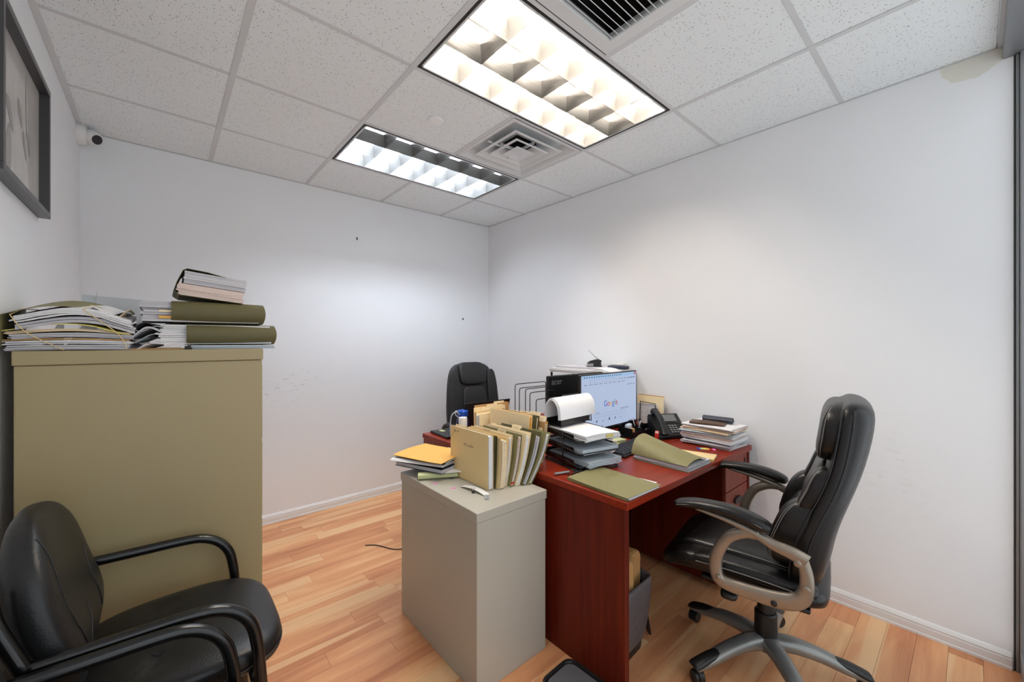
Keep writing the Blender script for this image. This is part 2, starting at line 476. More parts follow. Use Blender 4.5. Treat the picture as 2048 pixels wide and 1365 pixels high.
def obj(name, bm, mats, parent=None, loc=None, rz=0.0, rot=None, smooth=False, subsurf=0, recalc=True):
    if recalc: bmesh.ops.recalc_face_normals(bm, faces=bm.faces[:])
    me = bpy.data.meshes.new(name); bm.to_mesh(me); bm.free()
    for m in (mats if isinstance(mats, (list, tuple)) else [mats]):
        me.materials.append(M[m] if isinstance(m, str) else m)
    if smooth:
        for p in me.polygons: p.use_smooth = True
        if smooth == 'auto':
            me.set_sharp_from_angle(angle=R_(35))
    o = bpy.data.objects.new(name, me); COL.objects.link(o)
    if parent is not None: o.parent = parent
    if loc is not None: o.location = loc
    if rot is not None: o.rotation_euler = rot
    elif rz: o.rotation_euler = (0, 0, rz)
    if subsurf:
        md = o.modifiers.new('s', 'SUBSURF'); md.levels = subsurf; md.render_levels = subsurf
    return o

def tag(o, label=None, cat=None, group=None, kind=None):
    if label: o['label'] = label
    if cat: o['category'] = cat
    if group: o['group'] = group
    if kind: o['kind'] = kind
    return o

def thing(name, label, cat, loc=(0, 0, 0), rz=0.0, group=None, rot=None):
    o = bpy.data.objects.new(name, None); COL.objects.link(o)
    o.empty_display_size = 0.1
    o.location = loc; o.rotation_euler = rot if rot else (0, 0, rz)
    return tag(o, label, cat, group)

def struct(name, bm, m, **k):
    return tag(obj(name, bm, m, **k), kind='structure')

def text_bm(s, size, depth=0.0006, mx=None, align='CENTER'):
    cu = bpy.data.curves.new('t', 'FONT'); cu.body = s; cu.size = size; cu.extrude = depth
    cu.align_x = align; cu.align_y = 'CENTER'; cu.resolution_u = 3
    ob = bpy.data.objects.new('t', cu); COL.objects.link(ob)
    dg = bpy.context.evaluated_depsgraph_get(); dg.update()
    me = bpy.data.meshes.new_from_object(ob.evaluated_get(dg))
    bm = bmesh.new(); bm.from_mesh(me)
    bpy.data.objects.remove(ob); bpy.data.curves.remove(cu); bpy.data.meshes.remove(me)
    if mx is not None: bmesh.ops.transform(bm, matrix=mx, verts=bm.verts[:])
    return bm

#@@STRUCT
# ------------------------------------------------------------------ room shell
bm = bmesh.new(); box(bm, (XL - 0.1, YF - 0.6, -0.12), (XR + 0.1, YB + 0.1, -0.009))
floor = struct('floor', bm, 'subfloor')
PW = 0.1
y = YB - 0.004; row = 0
plank_cache = {}
rnd = random.Random(5)
while y > YF - 0.05:
    x = XL + 0.002 - rnd.uniform(0.05, 0.9)
    while x < XR:
        L = rnd.choice([0.62, 0.8, 1.0])
        a, b = max(x, XL + 0.002), min(x + L, XR - 0.002)
        if b - a > 0.03:
            bm = bmesh.new(); hl = (b - a) / 2 - 0.0002; hw = PW / 2 - 0.0002
            bot = [bm.verts.new((sx * hl, sy * hw, -0.008)) for sx, sy in ((-1, -1), (1, -1), (1, 1), (-1, 1))]
            top = [bm.verts.new((sx * (hl - 0.0003), sy * (hw - 0.0003), 0)) for sx, sy in ((-1, -1), (1, -1), (1, 1), (-1, 1))]
            bm.faces.new(top)
            for k in range(4): bm.faces.new((bot[k], bot[(k + 1) % 4], top[(k + 1) % 4], top[k]))
            obj('plank', bm, 'planks', floor, ((a + b) / 2, y - PW / 2, 0))
        x += L
    y -= PW; row += 1

def wall(name, a, b, m='wall'):
    bm = bmesh.new(); box(bm, a, b)
    return struct(name, bm, m)
wl = wall('wall_left', (XL - 0.1, YF - 0.3, 0), (XL, YB + 0.1, H + 0.35))
wb = wall('wall_back', (XL, YB, 0), (XR, YB + 0.1, H + 0.35), 'wall_back')
wr = wall('wall_right', (XR, YF - 0.3, 0), (XR + 0.1, YB + 0.1, H + 0.35), 'wall_right')

# baseboards: moulded profile (depth from wall, height)
BP = [(0, 0), (0.017, 0), (0.017, 0.011), (0.0135, 0.013), (0.0135, 0.041), (0.0115, 0.045), (0.0115, 0.048), (0.0135, 0.051),
      (0.010, 0.058), (0.005, 0.067), (0.0, 0.070)]
def baseboard(name, fn, a, b):
    bm = bmesh.new()
    loft(bm, [[fn(t, d, h) for d, h in BP] for t in (a, b)], True)
    return struct(name, bm, 'base')
baseboard('baseboard_back', lambda t, d, h: (t, YB - d, h), XL, XR)
baseboard('baseboard_right', lambda t, d, h: (XR - d, t, h), YF + 0.02, YB)
baseboard('baseboard_left', lambda t, d, h: (XL + d, t, h), YF + 0.02, YB)

# front: glazed partition behind the camera
def alu_bar(bm, a, b): rbox(bm, a, b, 0.003, 1)
bm = bmesh.new()
for x0, x1 in ((XL, XL + 0.05), (0.62, 0.67), (1.62, 1.67), (XR - 0.032, XR)):
    rbox(bm, (x0, YF - 0.06, 0), (x1, YF, H - 0.055), 0.003, 1)
rbox(bm, (XL, YF - 0.07, H - 0.055), (XR, YF + 0.046, H + 0.03), 0.003, 1)
rbox(bm, (XL + 0.05, YF - 0.06, 0.0), (0.62, YF, 0.1), 0.003, 1)
rbox(bm, (0.67, YF - 0.06, 0.0), (1.62, YF, 0.1), 0.003, 1)
rbox(bm, (1.67, YF - 0.06, 0.0), (XR - 0.032, YF, 0.1), 0.003, 1)
front = struct('wall_front', bm, 'alu')
bm = bmesh.new(); rbox(bm, (XR - 0.012, YF, 0.0), (XR - 0.0, YF + 0.010, H - 0.055), 0.002, 1)
struct('trim_1', bm, 'alu')
bm = bmesh.new(); box(bm, (XR - 0.004, YF + 0.0105, 0.0), (XR - 0.0005, YF + 0.0155, H - 0.055))
struct('trim_2', bm, 'alud')
gl = bpy.data.materials.new('pane glass'); gl.use_nodes = True
nt = gl.node_tree; nt.nodes.clear()
o_ = N(nt, 'ShaderNodeOutputMaterial'); mxs = N(nt, 'ShaderNodeMixShader'); tr = N(nt, 'ShaderNodeBsdfTransparent'); gs = N(nt, 'ShaderNodeBsdfGlossy')
gs.inputs['Roughness'].default_value = 0.02; mxs.inputs[0].default_value = 0.07
nt.links.new(tr.outputs[0], mxs.inputs[1]); nt.links.new(gs.outputs[0], mxs.inputs[2]); nt.links.new(mxs.outputs[0], o_.inputs[0])
M['glass'] = gl
for i, (x0, x1) in enumerate(((XL + 0.05, 0.62), (0.67, 1.62), (1.67, XR - 0.032))):
    bm = bmesh.new(); box(bm, (x0, YF - 0.034, 0.1), (x1, YF - 0.026, H - 0.055))
    struct('window_%d' % (i + 1), bm, 'glass')

# ceiling: grid, tiles
GX = [0.2456 + 0.6096 * i for i in range(4)]
GY = [3.495 - 0.6096 * i for i in range(7)]    # 3.495 lies in the back wall
GY = [2.8855 - 0.6096 * i for i in range(5)]
bm = bmesh.new(); box(bm, (XL - 0.1, YF - 0.3, H + 0.30), (XR + 0.1, YB + 0.1, H + 0.36))
ceil_ = struct('ceiling', bm, 'plenum')
CF = YF + 0.058     # front edge of the ceiling
xs = [XL] + GX + [XR]; ys = [YB] + GY + [CF]
def spans(v): return list(zip(v[:-1], v[1:]))
FIX = {(2, 0): 'cool'}
skip = set()
# cells are (ix, iy) counted from the left and from the back wall
skip |= {(2, 1), (3, 1)}            # cool fixture
skip |= {(2, 3), (3, 3)}            # warm fixture
skip |= {(3, 2)}                    # square diffuser
skip |= {(2, 4)}                    # return grille
W2 = 0.012
for ix, (x0, x1) in enumerate(spans(xs)):
    for iy, (y1, y0) in enumerate(spans(ys)):
        cx, cy = (x0 + x1) / 2, (y0 + y1) / 2
        if (ix, iy) in {(2, 1), (3, 1), (2, 3), (3, 3), (3, 2), (2, 4)}: continue
        hx, hy = (x1 - x0) / 2 - 0.004, (y1 - y0) / 2 - 0.004
        if hx < 0.01 or hy < 0.01: continue
        bm = bmesh.new()
        # tile body with a slightly rough lower edge
        rbox(bm, (-hx, -hy, 0.0), (hx, hy, 0.015), 0.0015, 1)
        obj('ceiling_tile', bm, 'tile', ceil_, (cx, cy, H + 0.0015), rot=(R_(rnd.uniform(-.05, .05)), R_(rnd.uniform(-.05, .05)), 0))
def tee(bm, a, b, w, z=0.0):
    """inverted tee between two points, lower flange width w"""
    a = Vector(a); b = Vector(b); d = (b - a).normalized(); s = Vector((d.y, -d.x, 0))
    prof = [(-w, 0), (w, 0), (w, 0.0012), (0.001, 0.0012), (0.001, 0.03), (-0.001, 0.03), (-0.001, 0.0012), (-w, 0.0012)]
    loft(bm, [[p + s * q[0] + Vector((0, 0, q[1])) for q in prof] for p in (a, b)], True)
for i, gx in enumerate(GX):
    segs = [(CF, YB)] if i != 2 else [(CF, 1.057 + 0.010), (1.666 - 0.010, 2.276 + 0.010), (2.8855 - 0.010, YB)]
    for a, b in segs:
        bm = bmesh.new(); tee(bm, (gx, a, H - 0.001), (gx, b, H - 0.001), W2)
        obj('grid_runner', bm, 'grid', ceil_)
for gy in GY:
    for ix, (x0, x1) in enumerate(spans(xs)):
        bm = bmesh.new(); tee(bm, (x0 + (W2 if ix else 0), gy, H - 0.0004), (x1 - (W2 if ix < 4 else 0), gy, H - 0.0004), 0.0105)
        obj('grid_crossbar', bm, 'grid', ceil_)
def angle_trim(name, a, b, nrm):
    bm = bmesh.new(); a = Vector(a); b = Vector(b); s = Vector(nrm)
    prof = [(0, -0.001), (0.022, -0.001), (0.022, 0.001), (0.0015, 0.001), (0.0015, 0.02), (0, 0.02)]
    loft(bm, [[p + s * q[0] + Vector((0, 0, q[1])) for q in prof] for p in (a, b)], True)
    obj(name, bm, 'grid', ceil_)
angle_trim('wall_angle', (XL + 0.0005, CF, H - 0.0015), (XL + 0.0005, YB, H - 0.0015), (1, 0, 0))
angle_trim('wall_angle', (XR - 0.0005, CF, H - 0.0015), (XR - 0.0005, YB, H - 0.0015), (-0.35, 0, 0))
angle_trim('wall_angle', (XL, YB - 0.0005, H - 0.0015), (XR, YB - 0.0005, H - 0.0015), (0, -0.35, 0))
angle_trim('wall_angle', (XL, CF - 0.02, H - 0.001), (XR, CF - 0.02, H - 0.001), (0, 1, 0))

#@@LIGHTS
# ------------------------------------------------------------------ parabolic troffers
def troffer(x0, y0, label, lampmat, lit, rowmats):
    """2 x 4 ft fixture, long side along X; origin at its lower left corner"""
    t = thing('ceiling_light', label, 'ceiling light', (x0, y0, H), group=None)
    L, Wd = 1.2192, 0.6096; m = 0.014
    # dark gap trim seen round the opening
    bm = bmesh.new()
    for a, b in (((m, m, -0.0005), (L - m, m + 0.007, 0.02)), ((m, Wd - m - 0.007, -0.0005), (L - m, Wd - m, 0.02)),
                 ((m, m + 0.007, -0.0005), (m + 0.009, Wd - m - 0.007, 0.02)), ((L - m - 0.009, m + 0.007, -0.0005), (L - m, Wd - m - 0.007, 0.02))):
        box(bm, a, b)
    tag(obj('gap_trim', bm, 'gap', t), 'dark gap around the louvre')
    # housing
    bm = bmesh.new(); i0 = m + 0.001
    box(bm, (i0, i0, 0.02), (i0 + 0.003, Wd - i0, 0.135)); box(bm, (L - i0 - 0.003, i0, 0.02), (L - i0, Wd - i0, 0.135))
    box(bm, (i0, i0, 0.02), (L - i0, i0 + 0.003, 0.135)); box(bm, (i0, Wd - i0 - 0.003, 0.02), (L - i0, Wd - i0, 0.135))
    box(bm, (i0, i0, 0.135), (L - i0, Wd - i0, 0.138))
    obj('housing', bm, 'reflector', t)
    a0, a1, b0, b1 = m + 0.012, L - m - 0.012, m + 0.010, Wd - m - 0.010
    # louvre perimeter
    bm = bmesh.new()
    box(bm, (a0, b0, -0.001), (a0 + 0.008, b1, 0.002)); box(bm, (a1 - 0.008, b0, -0.001), (a1, b1, 0.002))
    box(bm, (a0, b0, -0.001), (a1, b0 + 0.008, 0.002)); box(bm, (a0, b1 - 0.008, -0.001), (a1, b1, 0.002))
    obj('louver_frame', bm, 'grid', t)
    a0 += 0.008; a1 -= 0.008; b0 += 0.008; b1 -= 0.008
    cw = (a1 - a0) / 6; rh = (b1 - b0) / 3; D = 0.072
    def parab(w):          # half blade: thin at the bottom, flaring upward
        return [(0.0006 + w * (k / 5) ** 2.0, D * k / 5) for k in range(6)]
    # long blades (3 rows -> walls at 0..3)
    for k in range(4):
        bm = bmesh.new(); yy = b0 + rh * k; w = 0.02
        pr = parab(w)
        l = [(-q if k > 0 else 0, z) for q, z in pr]; r = [(q if k < 3 else 0, z) for q, z in pr]
        poly = [(yy + p, z) for p, z in r] + [(yy + p, z) for p, z in reversed(l)]
        if k in (0, 3): poly = [(yy + (p if k == 0 else -p), z) for p, z in pr] + [(yy, D), (yy, 0)]
        loft(bm, [[(x, p, z) for p, z in poly] for x in (a0, a1)], True)
        obj('louver_blade', bm, 'louver', t)
    for k in range(7):
        xx = a0 + cw * k; w = 0.02
        pr = parab(w)
        if k == 0: poly = [(xx + p, z) for p, z in pr] + [(xx, D), (xx, 0)]
        elif k == 6: poly = [(xx - p, z) for p, z in pr] + [(xx, D), (xx, 0)]
        else: poly = [(xx + p, z) for p, z in pr] + [(xx - p, z) for p, z in reversed(pr)]
        bm = bmesh.new()
        loft(bm, [[(p, yv, z) for p, z in poly] for yv in (b0, b1)], True)
        obj('louver_blade', bm, 'louver', t)
    for r in range(3):
        yc = b0 + rh * (r + 0.5)
        bm = bmesh.new(); tube(bm, [(a0 - 0.0, yc, 0.098), (a1, yc, 0.098)], 0.016, 12)
        tag(obj('lamp_tube', bm, lampmat if lit[r] else 'tube_off', t, smooth='auto'), None if lit[r] else 'unlit tube')
    return t
troffer(GX[1], GY[3 - 0] if False else 1.057, 'long warm white louvred ceiling light beside the slatted return grille', 'tube_w', (1, 0, 1), None)
troffer(GX[1], 2.276, 'long cool white louvred ceiling light nearest the back wall, one row unlit', 'tube_c', (0, 1, 1), None)

# square diffuser
t = thing('air_diffuser', 'square ceiling air diffuser of nested louvres between the two lights', 'vent', (GX[2] + 0.3048, 1.666 + 0.3048, H))
bm = bmesh.new()
def sq(h, z): return [Vector((-h, -h, z)), Vector((h, -h, z)), Vector((h, h, z)), Vector((-h, h, z))]
loft(bm, [sq(0.291, 0.001), sq(0.291, -0.001), sq(0.268, -0.001), sq(0.262, 0.004), sq(0.215, 0.052), sq(0.215, 0.056)], False)
box(bm, (-0.291, -0.291, 0.052), (-0.09, 0.291, 0.054)); box(bm, (0.09, -0.291, 0.052), (0.291, 0.291, 0.054))
box(bm, (-0.09, -0.291, 0.052), (0.09, -0.09, 0.054)); box(bm, (-0.09, 0.09, 0.052), (0.09, 0.291, 0.054))
obj('pan', bm, 'diff', t)
bm = bmesh.new()
for a, b in (((-.297, -.297, -.0005), (.297, -.291, .01)), ((-.297, .291, -.0005), (.297, .297, .01)), ((-.297, -.291, -.0005), (-.291, .291, .01)), ((.291, -.291, -.0005), (.297, .291, .01))): box(bm, a, b)
obj('gap_trim', bm, 'gap', t)
bm = bmesh.new(); lathe(bm, [(0.0, 0.13), (0.12, 0.13), (0.12, 0.05), (0.122, 0.05), (0.122, 0.132), (0, 0.132)], 32)
obj('duct_neck', bm, 'duct', t, smooth='auto')
for h0, h1, z0, z1 in ((0.205, 0.105, -0.004, 0.046), (0.140, 0.066, -0.007, 0.034), (0.074, 0.030, -0.010, 0.006)):
    bm = bmesh.new()
    if h1 > 0.05:
        loft(bm, [sq(h0, z0), sq(h0 - 0.012, z0 - 0.002), sq(h1, z1), sq(h1 + 0.002, z1 + 0.002), sq(h0, z0 + 0.003)], False, closed=True)
    else:
        loft(bm, [sq(0.0005, -0.006), sq(h1, -0.006), sq(h0 - 0.01, z0), sq(h0, z0), sq(h0, z0 + 0.003), sq(0.0005, 0.0)], True)
    obj('louver_ring', bm, 'diff', t)
bm = bmesh.new()
for s in (-1, 1):
    box(bm, (-0.235, s * 0.02 - 0.009 - 0.0, 0.006), (-0.10, s * 0.02 + 0.009, 0.009)) if s > 0 else box(bm, (-0.009, 0.10, 0.006), (0.009, 0.235, 0.009))
box(bm, (-0.002, -0.15, 0.0), (0.002, 0.15, 0.02)); box(bm, (-0.15, -0.002, 0.0), (0.15, 0.002, 0.02))
obj('support_bracket', bm, 'diff', t)

# return grille
t = thing('return_grille', 'square ceiling return grille with narrow parallel slats and dark gaps', 'vent', (GX[1] + 0.3048, 0.447 + 0.3048, H))
bm = bmesh.new()
HG = 0.292
def frm(bm, ho, hi, z0, z1):
    box(bm, (-ho, -ho, z0), (ho, -hi, z1)); box(bm, (-ho, hi, z0), (ho, ho, z1))
    box(bm, (-ho, -hi, z0), (-hi, hi, z1)); box(bm, (hi, -hi, z0), (ho, hi, z1))
frm(bm, 0.292, 0.238, -0.001, 0.002)
for s in (-1, 1):
    box(bm, (-0.24, s * 0.238 - 0.002, 0.002), (0.24, s * 0.238 + 0.002, 0.03)); box(bm, (s * 0.238 - 0.002, -0.238, 0.002), (s * 0.238 + 0.002, 0.238, 0.03))
obj('frame', bm, 'diff', t)
bm = bmesh.new(); frm(bm, 0.2965, 0.292, -0.0004, 0.004); obj('gap_trim', bm, 'gap', t)
bm = bmesh.new(); box(bm, (-0.285, -0.285, 0.24), (0.285, 0.285, 0.245))
for s in (-1, 1):
    box(bm, (-0.285, s * 0.285 - 0.002, 0.03), (0.285, s * 0.285 + 0.002, 0.24)); box(bm, (s * 0.285 - 0.002, -0.285, 0.03), (s * 0.285 + 0.002, 0.285, 0.24))
obj('plenum_box', bm, 'gap', t)
ns = 17
for k in range(ns):
    yy = -0.238 + 0.476 * (k + 0.5) / ns
    bm = bmesh.new()
    rot = Matrix.Rotation(R_(-38), 4, 'X')
    mx = Matrix.Translation((0, yy, 0.006)) @ rot
    box(bm, (-0.238, -0.0012, -0.006), (0.238, 0.0012, 0.016), mx=mx)
    obj('slat', bm, 'diff', t)

# smoke/sprinkler cover plate
bm = bmesh.new(); lathe(bm, [(0, 0.0), (0.040, 0.0), (0.041, -0.002), (0.040, -0.005), (0.0, -0.006)], 36)
tag(obj('sprinkler_cover', bm, 'cover', loc=(1.158, 1.987, H - 0.0005), smooth='auto'), 'round flat white cover disc on the ceiling tile', 'cover plate')

# security camera
t = thing('security_camera', 'small white dome security camera in the upper left corner', 'camera', (XL, 3.385, 2.572), rot=(0, R_(90), 0))
bm = bmesh.new(); lathe(bm, [(0, 0), (0.060, 0), (0.061, 0.012), (0.057, 0.026), (0.050, 0.036), (0.046, 0.040), (0.0, 0.042)], 36)
obj('base', bm, 'white', t, smooth='auto')
bm = bmesh.new()
dirv = Vector((0.42, -0.62, 0.66)).normalized()   # local: z = out of wall, x = down
q = Vector((0, 0, 1)).rotation_difference(dirv).to_matrix().to_4x4()
lathe(bm, [(0.0, -0.034), (0.018, -0.029), (0.030, -0.016), (0.034, 0.0), (0.032, 0.016), (0.027, 0.027), (0.024, 0.030), (0.0, 0.030)], 28, mx=Matrix.Translation((0.006, -0.004, 0.058)) @ q @ Matrix.Scale(1.25, 4))
obj('eyeball', bm, 'white', t, smooth='auto')
bm = bmesh.new(); lathe(bm, [(0.0, 0.0295), (0.0215, 0.0295), (0.0215, 0.0315), (0.019, 0.032), (0, 0.032)], 24, mx=Matrix.Translation((0.006, -0.004, 0.058)) @ q @ Matrix.Scale(1.25, 4))
tag(obj('lens', bm, 'black', t, smooth='auto'), 'round black lens')

# framed print
art = bpy.data.materials.new('botanical shadow print'); art.use_nodes = True
nt = art.node_tree; b = nt.nodes['Principled BSDF']
tc = N(nt, 'ShaderNodeTexCoord'); nz = N(nt, 'ShaderNodeTexNoise'); nz.inputs['Scale'].default_value = 5; nz.inputs['Detail'].default_value = 6
nt.links.new(tc.outputs['Object'], nz.inputs['Vector'])
cr = N(nt, 'ShaderNodeValToRGB'); cr.color_ramp.elements[0].position = 0.3; cr.color_ramp.elements[0].color = (*lin((182, 177, 172)), 1)
cr.color_ramp.elements[1].position = 0.7; cr.color_ramp.elements[1].color = (*lin((214, 210, 206)), 1)
nt.links.new(nz.outputs['Fac'], cr.inputs[0]); nt.links.new(cr.outputs[0], b.inputs['Base Color'])
b.inputs['Roughness'].default_value = 0.6; b.inputs['Coat Weight'].default_value = 0.6; b.inputs['Coat Roughness'].default_value = 0.03
M['artm'] = art
M['leafp'] = mat('grey leaf print', (154, 148, 138), 0.6, coat=0.6)
M['frame'] = mat('dark grey frame', (74, 74, 76), 0.32, metal=0.3)
FY0, FY1, FZ0, FZ1 = 1.80, 2.43, 1.862, 2.372
t = thing('picture_frame', 'dark framed pale leaf print hanging on the left wall', 'picture', (XL, (FY0 + FY1) / 2, FZ0))
hw = (FY1 - FY0) / 2; hh = FZ1 - FZ0; rw = 0.022; dp = 0.034
for a, b in (((0.001, -hw, 0), (dp, hw, rw)), ((0.001, -hw, hh - rw), (dp, hw, hh)), ((0.001, -hw, rw), (dp, -hw + rw, hh - rw)), ((0.001, hw - rw, rw), (dp, hw, hh - rw))):
    bm = bmesh.new(); rbox(bm, a, b, 0.0015, 1); obj('frame_rail', bm, 'frame', t)
bm = bmesh.new(); box(bm, (0.001, -hw + rw, rw), (0.006, hw - rw, hh - rw)); obj('print', bm, 'artm', t)
bm = bmesh.new()
def leaf(bm, cy, cz, l, w, ang, x=0.0066):
    pts = []
    for k in range(12):
        a = 2 * pi * k / 12; px = l * cos(a); pz = w * sin(a) * (1 - 0.35 * cos(a))
        pts.append((x, cy + px * cos(ang) - pz * sin(ang), cz + px * sin(ang) + pz * cos(ang)))
    vs = [bm.verts.new(p) for p in pts]; bm.faces.new(vs)
leaf(bm, 0.02, 0.29, 0.05, 0.018, -1.0); leaf(bm, 0.08, 0.2, 0.05, 0.016, -1.1); leaf(bm, 0.13, 0.22, 0.045, 0.015, -1.2); leaf(bm, -0.1, 0.24, 0.06, 0.02, -0.9)
leaf(bm, -0.12, 0.12, 0.09, 0.035, 1.4)
tube(bm, [(0.0066, 0.1, 0.24), (0.0066, 0.09, 0.46)], 0.0008, 4)
obj('leaf_motif', bm, 'leafp', t)

#@@FURN
# ------------------------------------------------------------------ filing cabinets
t = thing('filing_cabinet', 'tall putty metal filing cabinet beside the left wall, papers piled on top', 'filing cabinet', (-0.345, 1.895, 0))
CW, CD, CH = 0.652, 0.44, 1.343
bm = bmesh.new(); rbox(bm, (0.004, 0.003, 0.0), (CW - 0.004, CD, CH - 0.046), 0.002, 1); obj('body', bm, 'putty', t)
bm = bmesh.new(); rbox(bm, (0, 0, CH - 0.045), (CW, CD, CH), 0.003, 2); obj('top_cap', bm, 'putty', t)
CW -= 0.016
for k in range(4):
    z0 = 0.03 + k * 0.315
    bm = bmesh.new(); rbox(bm, (CW + 0.008, 0.02, z0), (CW + 0.016, CD - 0.02, z0 + 0.30), 0.002, 1)
    d = obj('drawer', bm, 'putty', t)
    bm = bmesh.new(); rbox(bm, (CW + 0.010, CD / 2 - 0.05, z0 + 0.20), (CW + 0.02, CD / 2 + 0.05, z0 + 0.225), 0.004, 1); obj('handle', bm, 'chrome', d)

t = thing('filing_cabinet', 'low light grey two drawer filing cabinet with upright files on it', 'filing cabinet', (0.907, 1.248, 0))
CW, CD, CH = 0.386, 0.655, 0.71
bm = bmesh.new(); rbox(bm, (0.004, 0.004, 0.0), (CW - 0.004, CD - 0.004, CH - 0.041), 0.002, 1); obj('body', bm, 'grey_en', t)
bm = bmesh.new(); rbox(bm, (0, 0, CH - 0.040), (CW, CD, CH), 0.003, 2); obj('top_cap', bm, 'grey_en', t)
bm = bmesh.new()
for x, z, a in ((0.20, 0.655, 0.1), (0.165, 0.33, 0.9), (0.235, 0.115, 0.9)):
    lathe(bm, [(0, 0), (0.004, 0.0), (0.003, 0.0008), (0, 0.001)], 8, mx=Matrix.Translation((x, 0.0035, z)) @ Matrix.Rotation(R_(90), 4, 'X'))
tag(obj('dents', bm, 'grey_en', t), 'small dents in the front', kind='stuff')
for k in range(2):
    bm = bmesh.new(); rbox(bm, (0.02, CD - 0.004, 0.03 + k * 0.32), (CW - 0.02, CD + 0.012, 0.335 + k * 0.32), 0.003, 1)
    d = obj('drawer', bm, 'grey_en', t)
    bm = bmesh.new(); rbox(bm, (CW / 2 - 0.05, CD + 0.012, 0.24 + k * 0.32), (CW / 2 + 0.05, CD + 0.028, 0.262 + k * 0.32), 0.004, 1); obj('handle', bm, 'chrome', d)

# ------------------------------------------------------------------ desks
DZ = 0.755
def drawer_unit(t, x0, x1, yf, yb, sgn):
    """pedestal with two drawers facing -y (sgn=-1) or +y"""
    bm = bmesh.new(); box(bm, (x0, min(yf, yb), 0.03), (x1, max(yf, yb), DZ - 0.03)); obj('pedestal', bm, 'cherry_v', t)
    zs = ((0.04, 0.395), (0.405, DZ - 0.034))
    # upper drawer box drawer: .505-.72, lower file drawer
    for z0, z1 in ((0.045, 0.540), (0.546, DZ - 0.034)):
        a = (x0 + 0.004, yf + (sgn * 0.018 if sgn < 0 else 0), z0); b = (x1 - 0.004, yf + (0 if sgn < 0 else 0.018), z1)
        bm = bmesh.new(); rbox(bm, a, b, 0.002, 1); d = obj('drawer', bm, 'cherry_d', t)
        # arched cup handle
        bm = bmesh.new(); cx = (x0 + x1) / 2 + 0.0; zc = z1 - 0.065
        pts = [(cx + 0.05 * cos(a_), yf + sgn * (0.019 + 0.012 * sin(a_)), zc + 0.016 * sin(a_)) for a_ in [pi * k / 10 for k in range(11)]]
        poly = [(cx + 0.052 * cos(a_), zc + (0.020 * sin(a_))) for a_ in [pi * k / 10 for k in range(11)]] + [(cx - 0.04, zc - 0.012), (cx, zc - 0.017), (cx + 0.04, zc - 0.012)]
        y0_ = yf + sgn * 0.018; prism(bm, poly, min(y0_, y0_ + sgn * 0.012), max(y0_, y0_ + sgn * 0.012), axis='y')
        tag(obj('handle', bm, 'black', d), 'dark arched pull')
    bm = bmesh.new(); y0_ = yf + sgn * 0.018
    box(bm, (x1 - 0.05, min(y0_, y0_ + sgn * 0.004), DZ - 0.10), (x1 - 0.035, max(y0_, y0_ + sgn * 0.004), DZ - 0.065)); obj('lock', bm, 'black', t)

t = thing('desk', 'cherry wood desk with the lit monitor, nearest the doorway', 'desk', (1.33, 0.86, 0))
DW, DD = 1.31, 0.76
bm = bmesh.new(); rbox(bm, (0, 0, DZ - 0.03), (DW, DD, DZ), 0.003, 2); obj('desktop', bm, 'cherry', t)
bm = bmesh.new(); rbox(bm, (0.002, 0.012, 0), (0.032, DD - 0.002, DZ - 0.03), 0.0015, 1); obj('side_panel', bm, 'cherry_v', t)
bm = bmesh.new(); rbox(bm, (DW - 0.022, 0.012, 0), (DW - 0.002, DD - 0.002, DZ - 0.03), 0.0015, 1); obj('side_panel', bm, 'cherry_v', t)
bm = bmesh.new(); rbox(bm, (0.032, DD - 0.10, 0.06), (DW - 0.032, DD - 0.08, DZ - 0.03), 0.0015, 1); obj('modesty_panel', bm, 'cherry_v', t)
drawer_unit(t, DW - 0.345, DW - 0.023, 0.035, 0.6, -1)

t = thing('desk', 'cherry wood desk holding the closed laptop, its back to the other desk', 'desk', (1.31, 1.63, 0))
DW, DD = 1.33, 0.79
bm = bmesh.new(); rbox(bm, (0, 0, DZ - 0.03), (DW, DD, DZ), 0.003, 2); obj('desktop', bm, 'cherry', t)
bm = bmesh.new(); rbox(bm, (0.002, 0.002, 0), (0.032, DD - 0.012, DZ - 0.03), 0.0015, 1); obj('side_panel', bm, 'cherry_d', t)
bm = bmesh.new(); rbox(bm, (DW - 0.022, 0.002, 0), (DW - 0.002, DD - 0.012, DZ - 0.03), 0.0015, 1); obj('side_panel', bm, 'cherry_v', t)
bm = bmesh.new(); rbox(bm, (0.032, 0.08, 0.06), (DW - 0.032, 0.10, DZ - 0.03), 0.0015, 1); obj('modesty_panel', bm, 'cherry_v', t)

